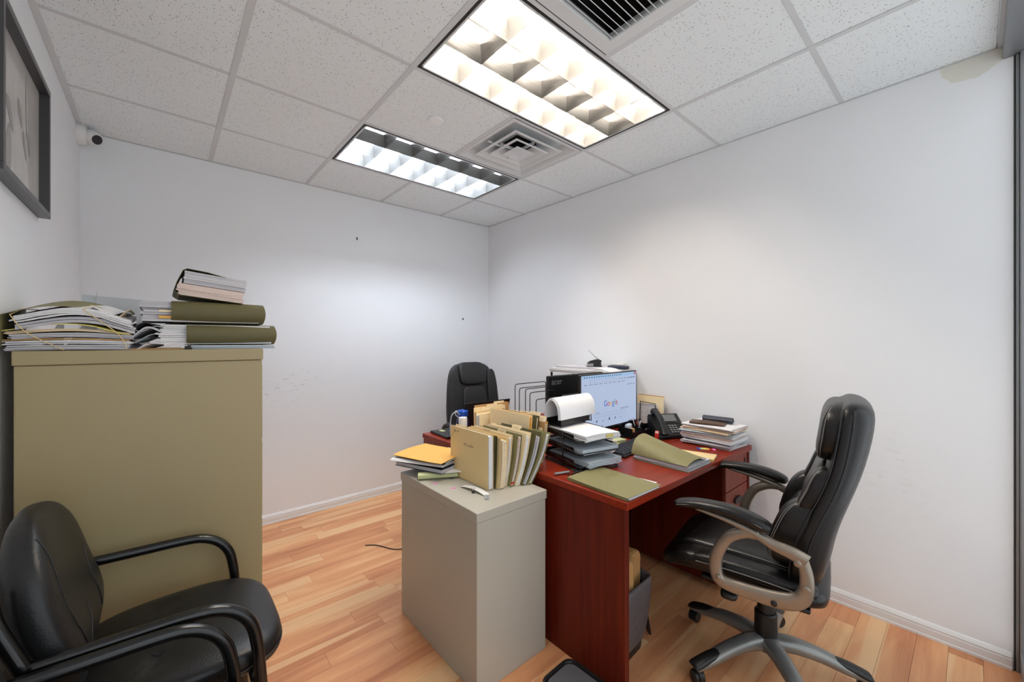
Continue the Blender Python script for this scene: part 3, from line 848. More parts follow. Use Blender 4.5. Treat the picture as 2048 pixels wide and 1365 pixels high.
# ------------------------------------------------------------------ office chairs
def chair_base(t, angs, legmat, capmat, Rr=0.33):
    bm = bmesh.new(); lathe(bm, [(0, 0.085), (0.04, 0.085), (0.052, 0.10), (0.052, 0.125), (0.042, 0.142), (0, 0.145)], 24); obj('hub', bm, legmat, t, smooth='auto')
    for a in angs:
        u = Vector((cos(a), sin(a), 0)); s = Vector((-sin(a), cos(a), 0))
        pts = smooth_pts([u * 0.03 + V(0, 0, 0.118), u * 0.10 + V(0, 0, 0.122), u * 0.19 + V(0, 0, 0.108), u * 0.27 + V(0, 0, 0.083), u * (Rr + 0.012) + V(0, 0, 0.066)], 5)
        bm = bmesh.new(); sweep(bm, pts, s, lambda q: 0.036 - 0.011 * q, lambda q: 0.032 - 0.018 * q, 14, 0.8)
        leg = obj('leg', bm, legmat, t, smooth=True)
        bm = bmesh.new()
        pts2 = smooth_pts([u * 0.215 + V(0, 0, 0.110), u * 0.27 + V(0, 0, 0.095), u * (Rr - 0.005) + V(0, 0, 0.077), u * (Rr + 0.022) + V(0, 0, 0.070)], 5)
        sweep(bm, pts2, s, lambda q: 0.018 + 0.009 * sin(pi * min(1, q * 1.0) * 0.75), lambda q: 0.005 + 0.010 * sin(pi * q) ** 0.6, 14, 0.85)
        tag(obj('foot_pad', bm, capmat, leg, smooth=True), 'black foot pad')
        bm = bmesh.new(); c = u * Rr
        w = random.uniform(-1.2, 1.2); wd = Vector((cos(a + w), sin(a + w), 0)); 
        for k in (-1, 1):
            mx = Matrix.Translation(c + wd * 0.012 * k + V(0, 0, 0.0255)) @ Vector((0, 0, 1)).rotation_difference(wd).to_matrix().to_4x4()
            lathe(bm, [(0, -0.009), (0.022, -0.009), (0.0255, -0.005), (0.0255, 0.005), (0.022, 0.009), (0, 0.009)], 20, mx=mx)
        mx = Matrix.Translation(c + V(0, 0, 0.030)) @ Vector((0, 0, 1)).rotation_difference(wd).to_matrix().to_4x4()
        lathe(bm, [(0, -0.004), (0.027, -0.004), (0.027, 0.004), (0, 0.004)], 20, mx=mx)
        tube(bm, [c + V(0, 0, 0.03), c + V(0, 0, 0.07)], 0.006, 8)
        obj('caster', bm, 'black', leg, smooth='auto')

EC = (1.912, 0.57); ET = R_(10); BX = 0.024
t = thing('office_chair', 'high back black leather executive chair with silver loop arms', 'office chair', (EC[0], EC[1], 0), ET)
chair_base(t, [R_(a) - ET for a in (152, 80, 8, -64, -136)], 'silverg', 'black')
bm = bmesh.new()
lathe(bm, [(0, 0.10), (0.038, 0.10), (0.042, 0.13), (0.042, 0.235), (0.038, 0.24), (0, 0.24)], 24)
lathe(bm, [(0, 0.24), (0.032, 0.24), (0.032, 0.325), (0.029, 0.33), (0, 0.33)], 24)
obj('column_cover', bm, 'black', t, smooth='auto')
bm = bmesh.new(); lathe(bm, [(0, 0.33), (0.013, 0.33), (0.013, 0.40), (0, 0.40)], 16); obj('gas_lift', bm, 'chrome', t, smooth='auto')
bm = bmesh.new(); rbox(bm, (-0.075, -0.13, 0.375), (0.075, 0.11, 0.415), 0.01, 2)
rbox(bm, (-0.22, -0.16, 0.402), (0.22, 0.2, 0.42), 0.006, 2)
obj('seat_mechanism', bm, 'black', t, smooth='auto')
bm = bmesh.new(); tube(bm, [(-0.07, 0.07, 0.39), (-0.19, 0.09, 0.385)], 0.006, 8)
super_pad(bm, (-0.225, 0.095, 0.385), (0.035, 0.03, 0.016), 0.6, 0.6, 16, 8)
obj('tilt_lever', bm, 'black', t, smooth=True)
# seat: three stitched pads over a shell
def seat_fn(p):
    yy = p.y
    dz = 0.018 * sin((yy + 0.26) / 0.56 * pi) - max(0, yy - 0.17) ** 2 * 2.2 + 0.25 * abs(p.x) ** 2
    return Vector((p.x, p.y, p.z + dz))
bm = bmesh.new(); super_pad(bm, (BX * 0.5, 0.08, 0.445), (0.270, 0.295, 0.048), 0.55, 0.35, 40, 14, seat_fn)
seat = obj('seat', bm, 'leather', t, smooth=True)
bm = bmesh.new(); super_pad(bm, (0, 0.08, 0.487), (0.168, 0.265, 0.030), 0.6, 0.3, 36, 12, seat_fn)
obj('seat_pad', bm, 'leather', seat, smooth=True)
for s in (-1, 1):
    bm = bmesh.new(); super_pad(bm, (s * 0.208, 0.05, 0.482), (0.052, 0.235, 0.030), 0.7, 0.5, 24, 12, lambda p: Vector((p.x + 0.0, p.y, p.z + 0.01 * sin((p.y + 0.26) / 0.5 * pi) - max(0, p.y - 0.14) ** 2 * 2.5)))
    obj('seat_bolster', bm, 'leather', seat, smooth=True)
bm = bmesh.new()
for s in (-1, 1):
    tube(bm, [(s * 0.262, yy, 0.470 + 0.012 * sin((yy + 0.2) / 0.5 * pi) + 0.012) for yy in [-0.17 + 0.38 * k / 12 for k in range(13)]], 0.0022, 6)
    tube(bm, [(s * 0.172, yy, 0.5155 + 0.016 * sin((yy + 0.2) / 0.5 * pi)) for yy in [-0.15 + 0.35 * k / 12 for k in range(13)]], 0.0016, 6)
tag(obj('stitching', bm, 'stitch', seat, smooth=True), kind='stuff')

# back
prof = [(0.395, -0.108, 0.018, 0.02, 0.16), (0.415, -0.110, 0.03, 0.040, 0.205), (0.47, -0.113, 0.036, 0.068, 0.240), (0.56, -0.118, 0.040, 0.094, 0.262), (0.65, -0.135, 0.040, 0.088, 0.266),
        (0.75, -0.168, 0.038, 0.082, 0.262), (0.85, -0.205, 0.034, 0.078, 0.258), (0.95, -0.232, 0.032, 0.078, 0.255), (1.05, -0.248, 0.032, 0.080, 0.250),
        (1.12, -0.256, 0.032, 0.080, 0.242), (1.160, -0.262, 0.030, 0.068, 0.225), (1.178, -0.270, 0.018, 0.035, 0.19), (1.182, -0.274, 0.006, 0.012, 0.15)]
def ring_back(z, yc, tf, tr_, hw, n=40, bx=0.0):
    out = []
    for k in range(n):
        a = 2 * pi * k / n; c, s_ = cos(a), sin(a)
        x = hw * math.copysign(abs(c) ** 0.55, c)
        yv = (tf * abs(s_) ** 0.5) if s_ > 0 else -(tr_ * abs(s_) ** 0.9)
        out.append(Vector((x + bx, yc + yv, z)))
    return out
prof = [(z if z < 0.7 else z - (z - 0.7) * 0.05, yc - 0.006, tf, tr_, hw) for z, yc, tf, tr_, hw in prof]
bm = bmesh.new(); loft(bm, [ring_back(*p, bx=BX) for p in prof], True)
back = obj('backrest', bm, 'leather', t, smooth=True, subsurf=1)
def yfront(z):
    for a, b in zip(prof[:-1], prof[1:]):
        if a[0] <= z <= b[0]:
            q = (z - a[0]) / (b[0] - a[0]); return (a[1] + a[2]) * (1 - q) + (b[1] + b[2]) * q
    return prof[-1][1]
def pad(name, z0, z1, hw, dep, x0=0.0, bulge=0.0, e2=0.4):
    zc = (z0 + z1) / 2; hz = (z1 - z0) / 2
    def fn(p):
        z = zc + p.z
        return Vector((p.x * (1 - bulge * abs(p.z / hz) ** 2), p.y + yfront(min(max(z, 0.40), 1.15)) - 0.006, p.z))
    bm = bmesh.new(); super_pad(bm, (x0 + BX, 0, zc), (hw, dep, hz), 0.6, e2, 36, 16, fn)
    return obj(name, bm, 'leather', back, smooth=True)
pad('headrest', 0.932, 1.150, 0.220, 0.052)
pad('lumbar_pad', 0.740, 0.930, 0.17, 0.034)
pad('lower_back_pad', 0.50, 0.748, 0.17, 0.045)
for s in (-1, 1):
    pad('side_bolster', 0.55, 0.80, 0.055, 0.075, s * 0.205)
    pad('side_bolster', 0.74, 0.925, 0.045, 0.042, s * 0.205)
# piping along the side seams
for s in (-1, 1):
    bm = bmesh.new(); tube(bm, smooth_pts([(s * (p[4] * 0.99) + BX, p[1] - p[3] * 0.18, p[0]) for p in prof[2:11]] , 4), 0.0035, 6)
    obj('piping', bm, 'seam', back, smooth=True)
    bm = bmesh.new(); tube(bm, smooth_pts([(s * (p[4] * 0.985) + BX, p[1] + p[2] * 0.62, p[0]) for p in prof[2:11]], 4), 0.0028, 6)
    obj('piping', bm, 'seam', back, smooth=True)
# stitch lines running along the pad edges
def pad_stitch(z0, z1, hw, dep, x0, e2, side, cc):
    zc = (z0 + z1) / 2; hz = (z1 - z0) / 2; pts = []
    for k in range(17):
        w = -0.93 + 1.86 * k / 16
        sp = abs(w) ** (1 / 0.6); s_ = math.sqrt(max(0, 1 - sp * sp)) ** 0.6
        th = math.acos(cc)
        x = hw * s_ * cc ** e2; y = dep * s_ * sin(th) ** e2
        z = zc + w * hz
        pts.append((x0 + BX + side * x, y + yfront(min(max(z, 0.40), 1.15)) - 0.0055, z))
    bm = bmesh.new(); tube(bm, pts, 0.0012, 5)
    tag(obj('stitching', bm, 'stitch', back, smooth=True), kind='stuff')
for s in (-1, 1):
    for cc in (0.93, 0.80):
        pad_stitch(0.932, 1.150, 0.220, 0.052, 0, 0.4, s, cc)
        pad_stitch(0.55, 0.80, 0.055, 0.075, s * 0.205, 0.4, s, cc - 0.1)
        pad_stitch(0.74, 0.925, 0.045, 0.042, s * 0.205, 0.4, s, cc - 0.1)
# arms
for s in (-1, 1):
    X_ = s * 0.316 + BX
    bm = bmesh.new()
    loop = [(-0.015, 0.672), (0.035, 0.665), (0.09, 0.628), (0.125, 0.555), (0.128, 0.49), (0.105, 0.458), (0.03, 0.454), (-0.06, 0.458), (-0.12, 0.474), (-0.148, 0.51), (-0.152, 0.57), (-0.138, 0.628)]
    pts = smooth_pts([(X_, y_, z_) for y_, z_ in loop], 6)
    def fw(q): return 0.019 + 0.010 * math.exp(-((q - 0.68) / 0.16) ** 2) + 0.004 * math.exp(-((q - 0.35) / 0.2) ** 2)
    sweep(bm, pts, (1, 0, 0), 0.016, fw, 14, 0.7)
    arm = obj('armrest_frame', bm, 'silver', t, smooth=True)
    bm = bmesh.new()
    st = smooth_pts([(X_ + s * 0.004, -0.150, 0.622), (X_ + s * 0.008, -0.115, 0.640), (X_ + s * 0.004, -0.055, 0.652), (X_, 0.01, 0.678), (X_, 0.09, 0.700), (X_, 0.20, 0.718)], 6)
    sweep(bm, st, (1, 0, 0), lambda q: 0.012 + 0.008 * q, lambda q: 0.020 * (1 - q) ** 1.2 + 0.008, 12, 0.75)
    obj('strut', bm, 'silver', arm, smooth=True)
    bm = bmesh.new()
    pd = smooth_pts([(X_, 0.285, 0.716), (X_, 0.20, 0.733), (X_, 0.10, 0.736), (X_, 0.02, 0.724), (X_, -0.052, 0.700)], 7)
    def tap(q): return max(0.02, (1 - abs(2 * q - 1) ** 7)) ** 0.5
    sweep(bm, pd, (1, 0, 0), lambda q: 0.038 * tap(q), lambda q: (0.014 + 0.010 * q) * tap(q), 18, 0.75)
    tag(obj('arm_pad', bm, 'leather', arm, smooth=True), 'padded leather arm top')
    bm = bmesh.new()
    tube(bm, [(p.x + s_ * 0.036, p.y, p.z + 0.002) for s_ in (s,) for p in pd[2:-3]], 0.0012, 5)
    obj('stitching', bm, 'stitch', arm, smooth=True)
    bm = bmesh.new()
    for (y_, z_, r_) in ((-0.128, 0.615, 0.012), (-0.152, 0.535, 0.012), (0.118, 0.478, 0.009), (-0.06, 0.450, 0.010)):
        mx = Matrix.Translation((X_ + s * 0.0165, y_, z_)) @ Matrix.Rotation(R_(90) * s, 4, 'Y')
        bm = bmesh.new(); lathe(bm, [(0, 0.0), (r_, 0.0), (r_, 0.003), (r_ * 0.7, 0.005), (0, 0.0055)], 16, mx=mx)
        obj('bolt_cap', bm, 'silver' if r_ != 0.010 else 'black', arm, smooth='auto')


# far chair: plain black leather, facing the second desk
BC = (2.07, 2.72)
t = thing('office_chair', 'black leather office chair against the back corner behind the desks', 'office chair', (BC[0], BC[1], 0), R_(176))
chair_base(t, [R_(90 + 72 * k) for k in range(5)], 'black', 'black', 0.31)
bm = bmesh.new(); lathe(bm, [(0, 0.10), (0.03, 0.10), (0.03, 0.40), (0, 0.40)], 20); rbox(bm, (-0.12, -0.12, 0.39), (0.12, 0.12, 0.42), 0.008, 1); obj('column_cover', bm, 'black', t, smooth='auto')
bm = bmesh.new(); super_pad(bm, (0, 0.03, 0.46), (0.26, 0.25, 0.055), 0.55, 0.4, 36, 14); obj('seat', bm, 'leather3', t, smooth=True)
prof2 = [(0.47, -0.17, 0.03, 0.045, 0.20), (0.52, -0.18, 0.04, 0.055, 0.240), (0.62, -0.185, 0.042, 0.06, 0.262), (0.75, -0.20, 0.04, 0.06, 0.268), (0.88, -0.215, 0.04, 0.055, 0.258),
         (1.0, -0.235, 0.038, 0.05, 0.242), (1.09, -0.25, 0.036, 0.045, 0.222), (1.14, -0.26, 0.03, 0.04, 0.19), (1.165, -0.265, 0.018, 0.025, 0.15), (1.172, -0.267, 0.006, 0.01, 0.12)]
bm = bmesh.new(); loft(bm, [ring_back(*p) for p in prof2], True); back2 = obj('backrest', bm, 'leather3', t, smooth=True, subsurf=1)
prof_keep = prof; 
def yf2(z):
    for a, b in zip(prof2[:-1], prof2[1:]):
        if a[0] <= z <= b[0]:
            q = (z - a[0]) / (b[0] - a[0]); return (a[1] + a[2]) * (1 - q) + (b[1] + b[2]) * q
    return -0.25
def pad2(name, z0, z1, hw, dep, x0=0.0, tapr=0.0):
    zc = (z0 + z1) / 2; hz = (z1 - z0) / 2
    bm = bmesh.new(); super_pad(bm, (x0, 0, zc), (hw, dep, hz), 0.5, 0.35, 32, 14, lambda p: Vector((p.x * (1 + tapr * p.z / hz), p.y + yf2(min(max(zc + p.z, 0.48), 1.16)) - 0.006, p.z)))
    return obj(name, bm, 'leather3', back2, smooth=True)
pad2('headrest', 0.985, 1.185, 0.138, 0.034)
pad2('back_pad', 0.52, 0.985, 0.125, 0.022)
for s in (-1, 1):
    pad2('side_bolster', 0.52, 1.12, 0.055, 0.030, s * 0.19, -0.12)
    bm = bmesh.new()
    pts = smooth_pts([(s * 0.30, 0.20, 0.66), (s * 0.30, 0.05, 0.675), (s * 0.30, -0.12, 0.675), (s * 0.30, -0.17, 0.60), (s * 0.29, -0.12, 0.47), (s * 0.28, 0.0, 0.43)], 6)
    sweep(bm, pts, (1, 0, 0), 0.028, 0.018, 12, 0.8)
    obj('armrest', bm, 'leather3', t, smooth=True)

# ------------------------------------------------------------------ guest chairs by the left wall
def guest_chair(x, y, label):
    t = thing('guest_chair', label, 'chair', (x, y, 0), 0.0, 'black guest chairs along the left wall')
    # local: +x faces forward
    for s in (-1, 1):
        yy = s * 0.257
        fr = smooth_pts([(-0.345, yy, 1.0 - 0.06), (-0.30, yy, 0.80), (-0.262, yy, 0.70)], 4)
        # arm: rear junction -> front crest -> front leg
        bm = bmesh.new()
        arm = [(-0.262, yy, 0.672), (-0.10, yy, 0.668), (0.02, yy, 0.664), (0.075, yy, 0.655), (0.12, yy, 0.628), (0.15, yy, 0.585), (0.163, yy, 0.53), (0.170, yy, 0.46), (0.185, yy, 0.25), (0.20, yy, 0.012)]
        tube(bm, smooth_pts(arm, 6), 0.0155, 12)
        obj('arm', bm, 'blackm', t, smooth=True)
        bm = bmesh.new()
        tube(bm, smooth_pts([(-0.312, yy * 0.90, 0.84), (-0.302, yy * 0.97, 0.79), (-0.262, yy, 0.68), (-0.245, yy, 0.62), (-0.262, yy, 0.45), (-0.285, yy, 0.012)], 6), 0.0155, 12)
        obj('rear_post', bm, 'blackm', t, smooth=True)
    bm = bmesh.new()
    tube(bm, [(0.16, -0.257, 0.42), (0.16, 0.257, 0.42)], 0.011, 8); tube(bm, [(-0.255, -0.257, 0.42), (-0.255, 0.257, 0.42)], 0.011, 8)
    obj('crossbar', bm, 'blackm', t, smooth=True)
    bm = bmesh.new()
    def sf(p):
        q = (p.x + 0.25) / 0.5
        w = 1.0 + 0.06 * sin(pi * min(max(q, 0), 1))
        dz = 0.012 * sin(pi * q) - 0.14 * max(0, p.x - 0.12) ** 1.6 - 0.018 * math.exp(-((p.x + 0.045) / 0.012) ** 2) * (p.z > 0)
        return Vector((p.x, p.y * w, p.z + dz))
    super_pad(bm, (0.0, 0, 0.455), (0.255, 0.238, 0.050), 0.5, 0.5, 64, 22, sf)
    obj('seat', bm, 'leather2', t, smooth=True)
    bm = bmesh.new()
    th = R_(9)
    def bf(p):
        z = p.z / 0.245
        w = (1.0 - 0.20 * max(0, z) ** 2 - 0.10 * max(0, -z) ** 2)
        px, py, pz = p.x, p.y * w, p.z
        px += 0.035 * (p.y / 0.24) ** 2 * (0.5)     # wraps forward at the edges
        px += 0.020 * math.exp(-((p.z + 0.1) / 0.1) ** 2)
        a = -th
        return Vector((px * cos(a) + pz * sin(a), py, -px * sin(a) + pz * cos(a)))
    super_pad(bm, (-0.257, -0.012, 0.712), (0.050, 0.240, 0.238), 0.72, 0.62, 48, 24, bf)
    bk = obj('backrest', bm, 'leather2', t, smooth=True)
    def bsurf(y, z, S=(0.050, 0.240, 0.238), e1=0.72, e2=0.62):
        sp = min(1, abs(z / S[2])) ** (1 / e1); cp = math.sqrt(max(0, 1 - sp * sp))
        q = max(0.0, cp ** (2 * e1 / e2) - abs(y / S[1]) ** (2 / e2))
        return Vector((-0.257, -0.012, 0.712)) + bf(Vector((S[0] * q ** (e2 / 2) + 0.0004, y, z)))
    for yz in ([(-0.16, 0.20), (-0.165, 0.10), (-0.165, 0.0), (-0.155, -0.10), (-0.135, -0.20)], [(0.155, 0.06), (0.125, 0.02), (0.105, -0.05), (0.11, -0.12)], [(-0.155, -0.11), (-0.10, -0.10), (-0.05, -0.075), (-0.02, -0.04)]):
        bm = bmesh.new(); tube(bm, [bsurf(p.x, p.y) for p in smooth_pts([(a, b, 0) for a, b in yz], 6)], 0.0016, 5)
        obj('back_seam', bm, 'seam', bk, smooth=True)
    def ssurf(x, y, S=(0.255, 0.238, 0.050), e1=0.5, e2=0.5):
        r_ = abs(x / S[0]) ** (2 / e2) + abs(y / S[1]) ** (2 / e2); c_ = min(1, r_) ** (e2 / (2 * e1))
        return Vector((0, 0, 0.455)) + sf(Vector((x, y, S[2] * math.sqrt(max(0, 1 - c_ * c_)) ** e1 + 0.0004)))
    # seams
    bm = bmesh.new(); tube(bm, [ssurf(-0.045, -0.225 + 0.45 * k / 24) for k in range(25)], 0.002, 5)
    obj('seat_seam', bm, 'seam', t, smooth=True)
    bm = bmesh.new(); tube(bm, [(0.254 * (abs(cos(a)) ** 0.5) * (1 if cos(a) > 0 else -1) * 1.0, 0.250 * (abs(sin(a)) ** 0.5) * (1 if sin(a) > 0 else -1), 0.452) for a in [pi * (-0.5 + k / 30) for k in range(31)]], 0.0025, 5)
    obj('seat_piping', bm, 'seam', t, smooth=True)
    return t
guest_chair(0.035, 1.578, 'black leather guest chair with tube arms in front of the tall putty cabinet')
guest_chair(-0.028, 1.02, 'black guest chair cut off by the bottom left edge of the photo')

#@@ITEMS
# ------------------------------------------------------------------ paper goods
rp = random.Random(3)
def sheaf_bm(w, d, h, n=4, jit=0.004, rot=0.02, wave=0.0, bend=None, nu=6, nv=4):
    """a document: n loose layers of sheets, centred, base at z=0"""
    bm = bmesh.new(); z = 0
    for k in range(n):
        t = h / n; a = rp.uniform(-rot, rot); dx, dy = rp.uniform(-jit, jit), rp.uniform(-jit, jit)
        zz = z + t / 2
        def f(u, v, zz=zz, a=a, dx=dx, dy=dy):
            x = (u - 0.5) * w; y = (v - 0.5) * d
            zb = zz + (bend(u, v) if bend else 0) + wave * sin(3.1 * u + 5 * v)
            return (x * cos(a) - y * sin(a) + dx, x * sin(a) + y * cos(a) + dy, zb)
        slab(bm, f, nu, nv, t * 0.96)
        z += t
    return bm
def sheaf(name, label, cat, m, x, y, z, w, d, h, rz=0.0, group=None, **k):
    o = obj(name, sheaf_bm(w, d, h, **k), m, loc=(x, y, z), rz=rz)
    return tag(o, label, cat, group)

def file_folder(label, x, y, z, w, h, lean, th, cover, paper, rz=0.0, bow=0.0, tab=None, group=None, opening=0.0, pfrac=0.9, name='file_folder', ph=0.93, npap=2):
    """upright folder: local +y = width, +z = height, +x = thickness"""
    t = thing(name, label, 'folder', (x, y, z), rz, group)
    tl = math.tan(lean)
    def F(off, op=0.0, yo=0.0, hh=h):
        return lambda u, v: (off + v * hh * tl + bow * sin(pi * min(1, v)) + op * v ** 1.3, yo + u * (w - 2 * yo), v * hh * cos(lean) + 0.001)
    bm = bmesh.new()
    slab(bm, F(0.0), 3, 8, 0.0012, (1, 0, 0)); slab(bm, F(th, opening), 3, 8, 0.0012, (1, 0, 0))
    slab(bm, lambda u, v: (u * th, v * w, 0.0012), 2, 2, 0.0012)
    obj('cover', bm, cover, t, smooth='auto')
    if paper:
        bm = bmesh.new(); n = npap
        for k in range(n):
            tt = (th - 0.003) * pfrac / n; o_ = 0.0018 + (th - 0.003) * (k + 0.5) / n
            yo = rp.uniform(-0.006, 0.008); hh = h * (ph + rp.uniform(-0.03, 0.03))
            g = F(o_, opening * (k + 0.5) / n, 0.0, hh)
            slab(bm, lambda u, v, g=g, yo=yo: (lambda p: (p[0], p[1] + yo, p[2] + 0.002))(g(u, v)), 3, 8, tt * 0.94, (1, 0, 0))
        obj('papers', bm, paper, t, smooth='auto')
    if tab:
        g = F(th if tab[2] else 0.0, opening)
        ty, tw, _ = tab; p = g(0, 1)
        bm = bmesh.new()
        slab(bm, lambda u, v: (p[0] + v * 0.014 * tl, ty + u * tw * (1 - 0.0) , p[2] + v * 0.013), 2, 1, 0.001, (1, 0, 0))
        obj('tab', bm, 'manila_l', t)
        bm = bmesh.new()
        for q in range(5):
            yy = ty + tw * (0.15 + 0.15 * q); sg = 1 if True else -1
            tube(bm, [(p[0] - 0.001, yy, p[2] + 0.003), (p[0] - 0.001, yy + 0.004, p[2] + 0.009), (p[0] - 0.001, yy + 0.007, p[2] + 0.004)], 0.0006, 4)
        tag(obj('handwriting', bm, 'ink', t), kind='stuff')
    return t

GF = 'upright files on the low grey cabinet'
cz = 0.711
f1 = file_folder('pale manila folder with handwriting, front of the upright files on the grey cabinet', 1.085, 1.408, cz, 0.305, 0.243, 0.0, 0.030, 'manila', 'paper', group=GF, npap=3, ph=0.96)
bm = bmesh.new()
def scr(y0, z0, n, w, hgt, up=True):
    pts = []
    for k in range(n):
        pts.append((-0.0008, y0 - w * k / n, z0 + (hgt if k % 2 else 0) * (0.6 + 0.4 * sin(k * 2.3))))
    tube(bm, pts, 0.0007, 4)
scr(0.275, 0.218, 11, 0.05, 0.012); scr(0.19, 0.165, 13, 0.085, 0.014); tube(bm, [(-0.0008, 0.29, 0.19), (-0.0008, 0.28, 0.21), (-0.0008, 0.255, 0.222)], 0.0007, 4)
tag(obj('handwriting', bm, 'ink', f1), kind='stuff')
specs = [  # label, x, y, w, h, lean, th, cover, paper, bow, tab, opening, pfrac
    ('olive folder right behind the handwritten manila folder', 1.1185, 1.405, 0.30, 0.232, 0.02, 0.006, 'olive_d', None, 0.002, None, 0.006),
    ('broad manila folder bulging open, second manila one in the row', 1.1285, 1.388, 0.305, 0.225, 0.06, 0.034, 'manila', 'paper_c', 0.006, (0.12, 0.07, 1), 0.004),
    ('manila folder stuffed with white sheets, mid row on the grey cabinet', 1.167, 1.396, 0.30, 0.228, 0.13, 0.018, 'manila_l', 'paper', 0.006, (0.05, 0.06, 1), 0.004),
    ('dark olive folder with a red lower strip in the row of files', 1.189, 1.375, 0.30, 0.228, 0.20, 0.018, 'olive', 'paper_p', 0.008, (0.16, 0.07, 1), 0.006),
    ('thick white and yellow edged file in the upright row', 1.213, 1.366, 0.30, 0.238, 0.28, 0.023, 'manila_l', 'paper', 0.010, (0.08, 0.06, 1), 0.004),
    ('wide dark olive folder holding grey papers, right part of the row', 1.240, 1.352, 0.30, 0.240, 0.36, 0.022, 'olive_d', 'paper_g', 0.012, (0.12, 0.07, 0), 0.012),
    ('olive folder with white papers, rightmost in the row on the grey cabinet', 1.266, 1.340, 0.30, 0.242, 0.46, 0.022, 'olive', 'paper', 0.014, None, 0.008)]
for i, (lb, x, y, w, h, ln, th, cv, pp, bw, tb, op) in enumerate(specs):
    f = file_folder(lb, x, y, cz, w, h, ln, th, cv, pp, bow=bw, tab=tb, opening=op, group=GF)
    if i == 3:
        bm = bmesh.new(); slab(bm, lambda u, v: (u * 0.019, -0.0012, 0.012 + v * 0.008 + u * 0.0), 1, 1, 0.0008, (0, 1, 0)); tag(obj('strip', bm, 'red', f), 'red strip')

G2 = 'upright files on the desk corner'
z2 = DZ + 0.001
for (lb, x, y, w, h, ln, th, cv, pp, tb, op) in [
    ('orange edged envelope file leaning behind the row on the grey cabinet', 1.372, 1.47, 0.32, 0.240, 0.10, 0.018, 'manila_l', 'orange', (0.03, 0.06, 1), 0.004),
    ('dark olive file standing highest on the desk corner', 1.398, 1.46, 0.30, 0.235, 0.18, 0.014, 'olive_d', 'paper_c', None, 0.004),
    ('manila file with a written tab on the desk corner', 1.418, 1.445, 0.30, 0.232, 0.25, 0.016, 'manila_l', 'paper', (0.05, 0.08, 1), 0.004),
    ('tan file leaning against the black letter tray', 1.436, 1.43, 0.30, 0.205, 0.16, 0.016, 'tan', 'paper_c', (0.10, 0.07, 1), 0.006)]:
    file_folder(lb, x, y, z2, w, h, ln, th, cv, pp, bow=0.004, tab=tb, opening=op, group=G2)
for k, (lb, x, y, w, h, ln, th, cv, pp, tb) in enumerate([
    ('cream file with white page ends, front of the crosswise files', 1.335, 1.835, 0.19, 0.205, 0.03, 0.028, 'manila_l', 'paper', None),
    ('manila file with a tab, second of the crosswise files', 1.345, 1.875, 0.21, 0.215, 0.02, 0.022, 'manila', 'paper_c', (0.04, 0.08, 1)),
    ('tan file, third of the crosswise files', 1.37, 1.91, 0.22, 0.225, 0.02, 0.020, 'manila_l', 'paper_c', (0.08, 0.08, 1)),
    ('brown edged file, last and highest of the crosswise files', 1.40, 1.945, 0.25, 0.232, 0.02, 0.022, 'tan', 'paper', (0.13, 0.08, 1))]):
    file_folder(lb, x, y, z2, w, h, -ln, th, cv, pp, rz=R_(-90), tab=tb, group='crosswise files on the far desk')

# book pile with the yellow envelope
PR = R_(20)
bm = bmesh.new()
ax = Vector((0.165, -0.095, 0)).normalized()
pts = [Vector((0.92, 1.742, 0.7265)) + ax * (0.188 * k / 6) for k in range(7)]
sweep(bm, pts, (ax.y, -ax.x, 0), 0.022, 0.0145, 14, 0.8)
t = tag(obj('paper_roll', bm, 'green_l', smooth='auto'), 'pale green rolled booklet with a clip under the book pile', 'booklet')
def binder_clip(name_label, x, y, z, rz, parent=None, sc=1.0):
    c = thing('binder_clip', name_label, 'clip', (x, y, z), rz) if parent is None else None
    bm = bmesh.new(); prism(bm, [(-0.008 * sc, 0), (0.008 * sc, 0), (0.002 * sc, 0.012 * sc), (-0.002 * sc, 0.012 * sc)], -0.010 * sc, 0.010 * sc, axis='x'); obj('body', bm, 'black', c)
    bm = bmesh.new(); 
    for s in (-1, 1): tube(bm, smooth_pts([(0.006 * sc, s * 0.003, 0.011 * sc), (0.004 * sc, s * 0.006, 0.024 * sc), (-0.004 * sc, s * 0.006, 0.024 * sc), (-0.006 * sc, s * 0.003, 0.011 * sc)], 3), 0.0006, 5)
    obj('wire_handle', bm, 'chrome', c); return c
binder_clip('small black clip on the pale green booklet', 1.052, 1.648, 0.7112, -0.5, sc=0.9)
def binder(label, x, y, z, w, d, h, rz, cover='navy'):
    t = thing('bound_report', label, 'book', (x, y, z), rz)
    bm = bmesh.new()
    def cv(zz): return lambda u, v: ((u - .5) * w, (v - .5) * d, zz + 0.006 * (u - .5) ** 2)
    slab(bm, cv(0.001), 6, 2, 0.0018); slab(bm, cv(h - 0.001), 6, 2, 0.0018)
    box(bm, (w / 2 - 0.002, -d / 2, 0.002), (w / 2, d / 2, h - 0.0))
    obj('cover', bm, cover, t)
    obj('pages', sheaf_bm(w - 0.008, d - 0.006, h - 0.005, 2, 0.001, 0.0, bend=lambda u, v: 0.0022 + 0.006 * (u - .5) ** 2), 'paper_g', t)
    return t
binder('thick dark covered report at the bottom of the book pile', 1.045, 1.822, 0.7415, 0.225, 0.30, 0.022, PR)
binder('dark covered report, second from the bottom of the book pile', 1.050, 1.826, 0.7675, 0.225, 0.29, 0.017, PR + 0.05)
sheaf('loose_papers', 'white sheets poking out under the yellow envelope', 'papers', 'paper', 1.035, 1.835, 0.7865, 0.235, 0.31, 0.006, PR + 0.10, n=3, bend=lambda u, v: -0.02 * max(0, 0.35 - u) ** 1.5 * 3)
t = thing('envelope', 'yellow kraft envelope lying on top of the book pile', 'envelope', (1.045, 1.822, 0.797), R_(19))
